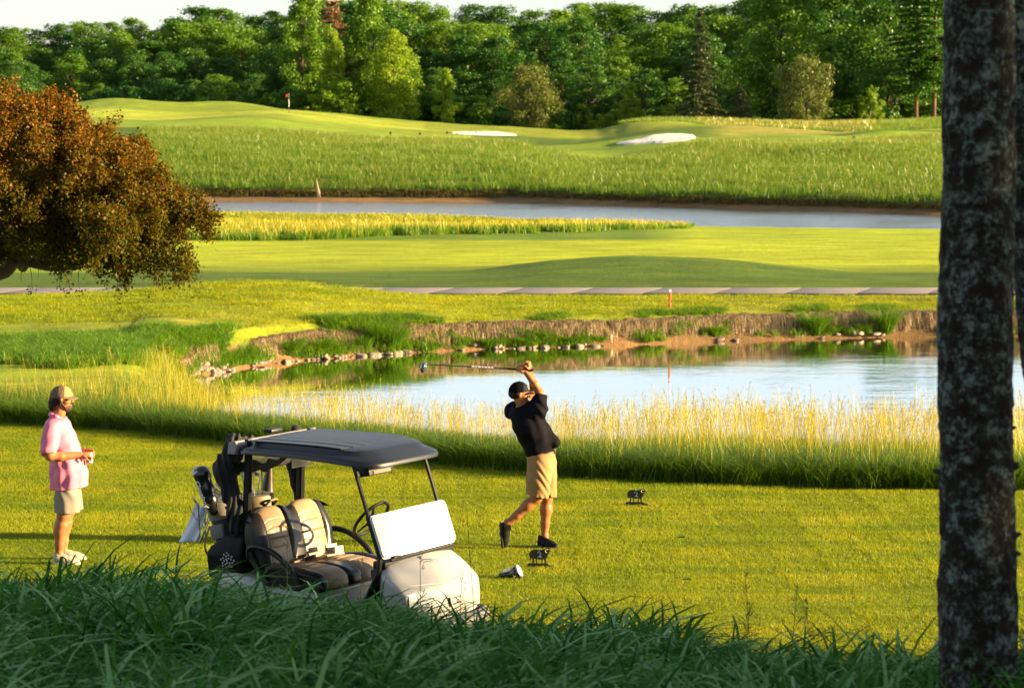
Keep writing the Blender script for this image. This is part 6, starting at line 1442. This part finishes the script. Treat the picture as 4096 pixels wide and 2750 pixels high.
# driftwood post on the far pond bank
g = ground_at(1268, 792, 150, 165); o = thing('driftwood_post', 'leaning grey driftwood stump on the bank of the far pond', 'driftwood', (g.x, g.y, g.z-.1))
b = MB(); b.tube([(.15,0,0),(.1,0,.4),(-.05,0,1.2)], [.16,.11,.03], 7); b.build('stump', pmat('driftwood', (.26,.19,.13), .9), o)
# fallen leaves and twigs
lf = pmat('fallen_leaf', (.10,.16,.03), .6)
for px, py, r, lb in ((2725,2160,.05,'curled green leaf lying on the open turf right of the markers'), (2745,2328,.05,'small fallen leaf low on the turf right of the nearer marker'), (2343,1923,.045,'dark green weed leaf near the far tee edge right of the golfer'), (3310,2545,.05,'fallen leaf near the right end of the dark grass')):
    g = ground_at(px, py, 18, 36); v = [(-r,0,.012),(-.3*r,-.55*r,.03),(.5*r,-.35*r,.035),(r,0,.015),(.4*r,.5*r,.045),(-.4*r,.45*r,.03)]
    b = MB(); b.add(v, [(0,1,2,3),(0,3,4,5)]); o = b.build('fallen_leaf', lf, None, smooth=False); o.location = g+Vector((0,0,.01)); tag(o, lb, 'leaf')
# thin weeds standing before the cart and the tee
wm = leafmat('weed', [(.06,.07,.02), (.14,.12,.04)], trans=.25, gloss=.03)
def weed(px, pyb, pyt, d, seed, label, lean=0, rich=1.0):
    rr = random.Random(seed); p0 = P(px, pyb, d); p1 = P(px+lean, pyt, d); gz = min(tz(p0.x, d), p0.z); o = thing('weed_stalk', label, 'weed', (p0.x, d, gz-.05)); b = MB(); L = Vector(o.location)
    a = Vector((0,0,0)); e = p1-L; mid = a.lerp(e, .5)+Vector((rr.uniform(-.02,.02),0,0)); b.tube(smooth_path([a, mid, e], 4), np.linspace(.0045,.0015,9), 5); b.build('stem', wm, o)
    for k in range(int(16*rich)):
        t = rr.uniform(.45, 1); q = a.lerp(e, t)+Vector((rr.uniform(-.01,.01),0,0)); an = rr.choice((-1,1))*rr.uniform(.3,1.0); ln = rr.uniform(.03,.09)*(1.25-t)*1.6
        m = MB(); tip = q+Vector((math.sin(an)*ln, rr.uniform(-.02,.02), math.cos(an)*ln)); m.tube([q, q.lerp(tip,.6), tip], [.0012,.0035,.001], 4); m.build('weed_sprig', wm, o)
weed(1705, 2390, 2170, 17.5, 1, 'thin brown seeding weed standing before the cart windshield and hood', -25)
weed(1905, 2400, 2060, 16.0, 2, 'single straight dark stem right of the cart windshield', -38, .0)
weed(1835, 2440, 2270, 17.5, 3, 'low sprig of weed in front of the cart name plate', 15)
weed(1440, 2330, 2200, 18.5, 4, 'small green sprig of weed before the cart seat cushion', 10)
weed(1140, 2330, 2100, 18.0, 5, 'pale sprig of weed crossing the cart backrest', 8)
weed(3010, 2560, 2280, 16.5, 6, 'tall blurred weed at the right edge of the dark grass', -30, 1.6)
weed(3150, 2600, 2330, 16.0, 7, 'bushy blurred weed left of the lichened trunk', 40, 1.8)
weed(3200, 2580, 2400, 16.4, 8, 'short blurred weed beside the bushy one', 30, 1.4)
weed(2965, 2590, 2400, 16.0, 9, 'short leaning weed left of the tall blurred one', 35, 1.3)
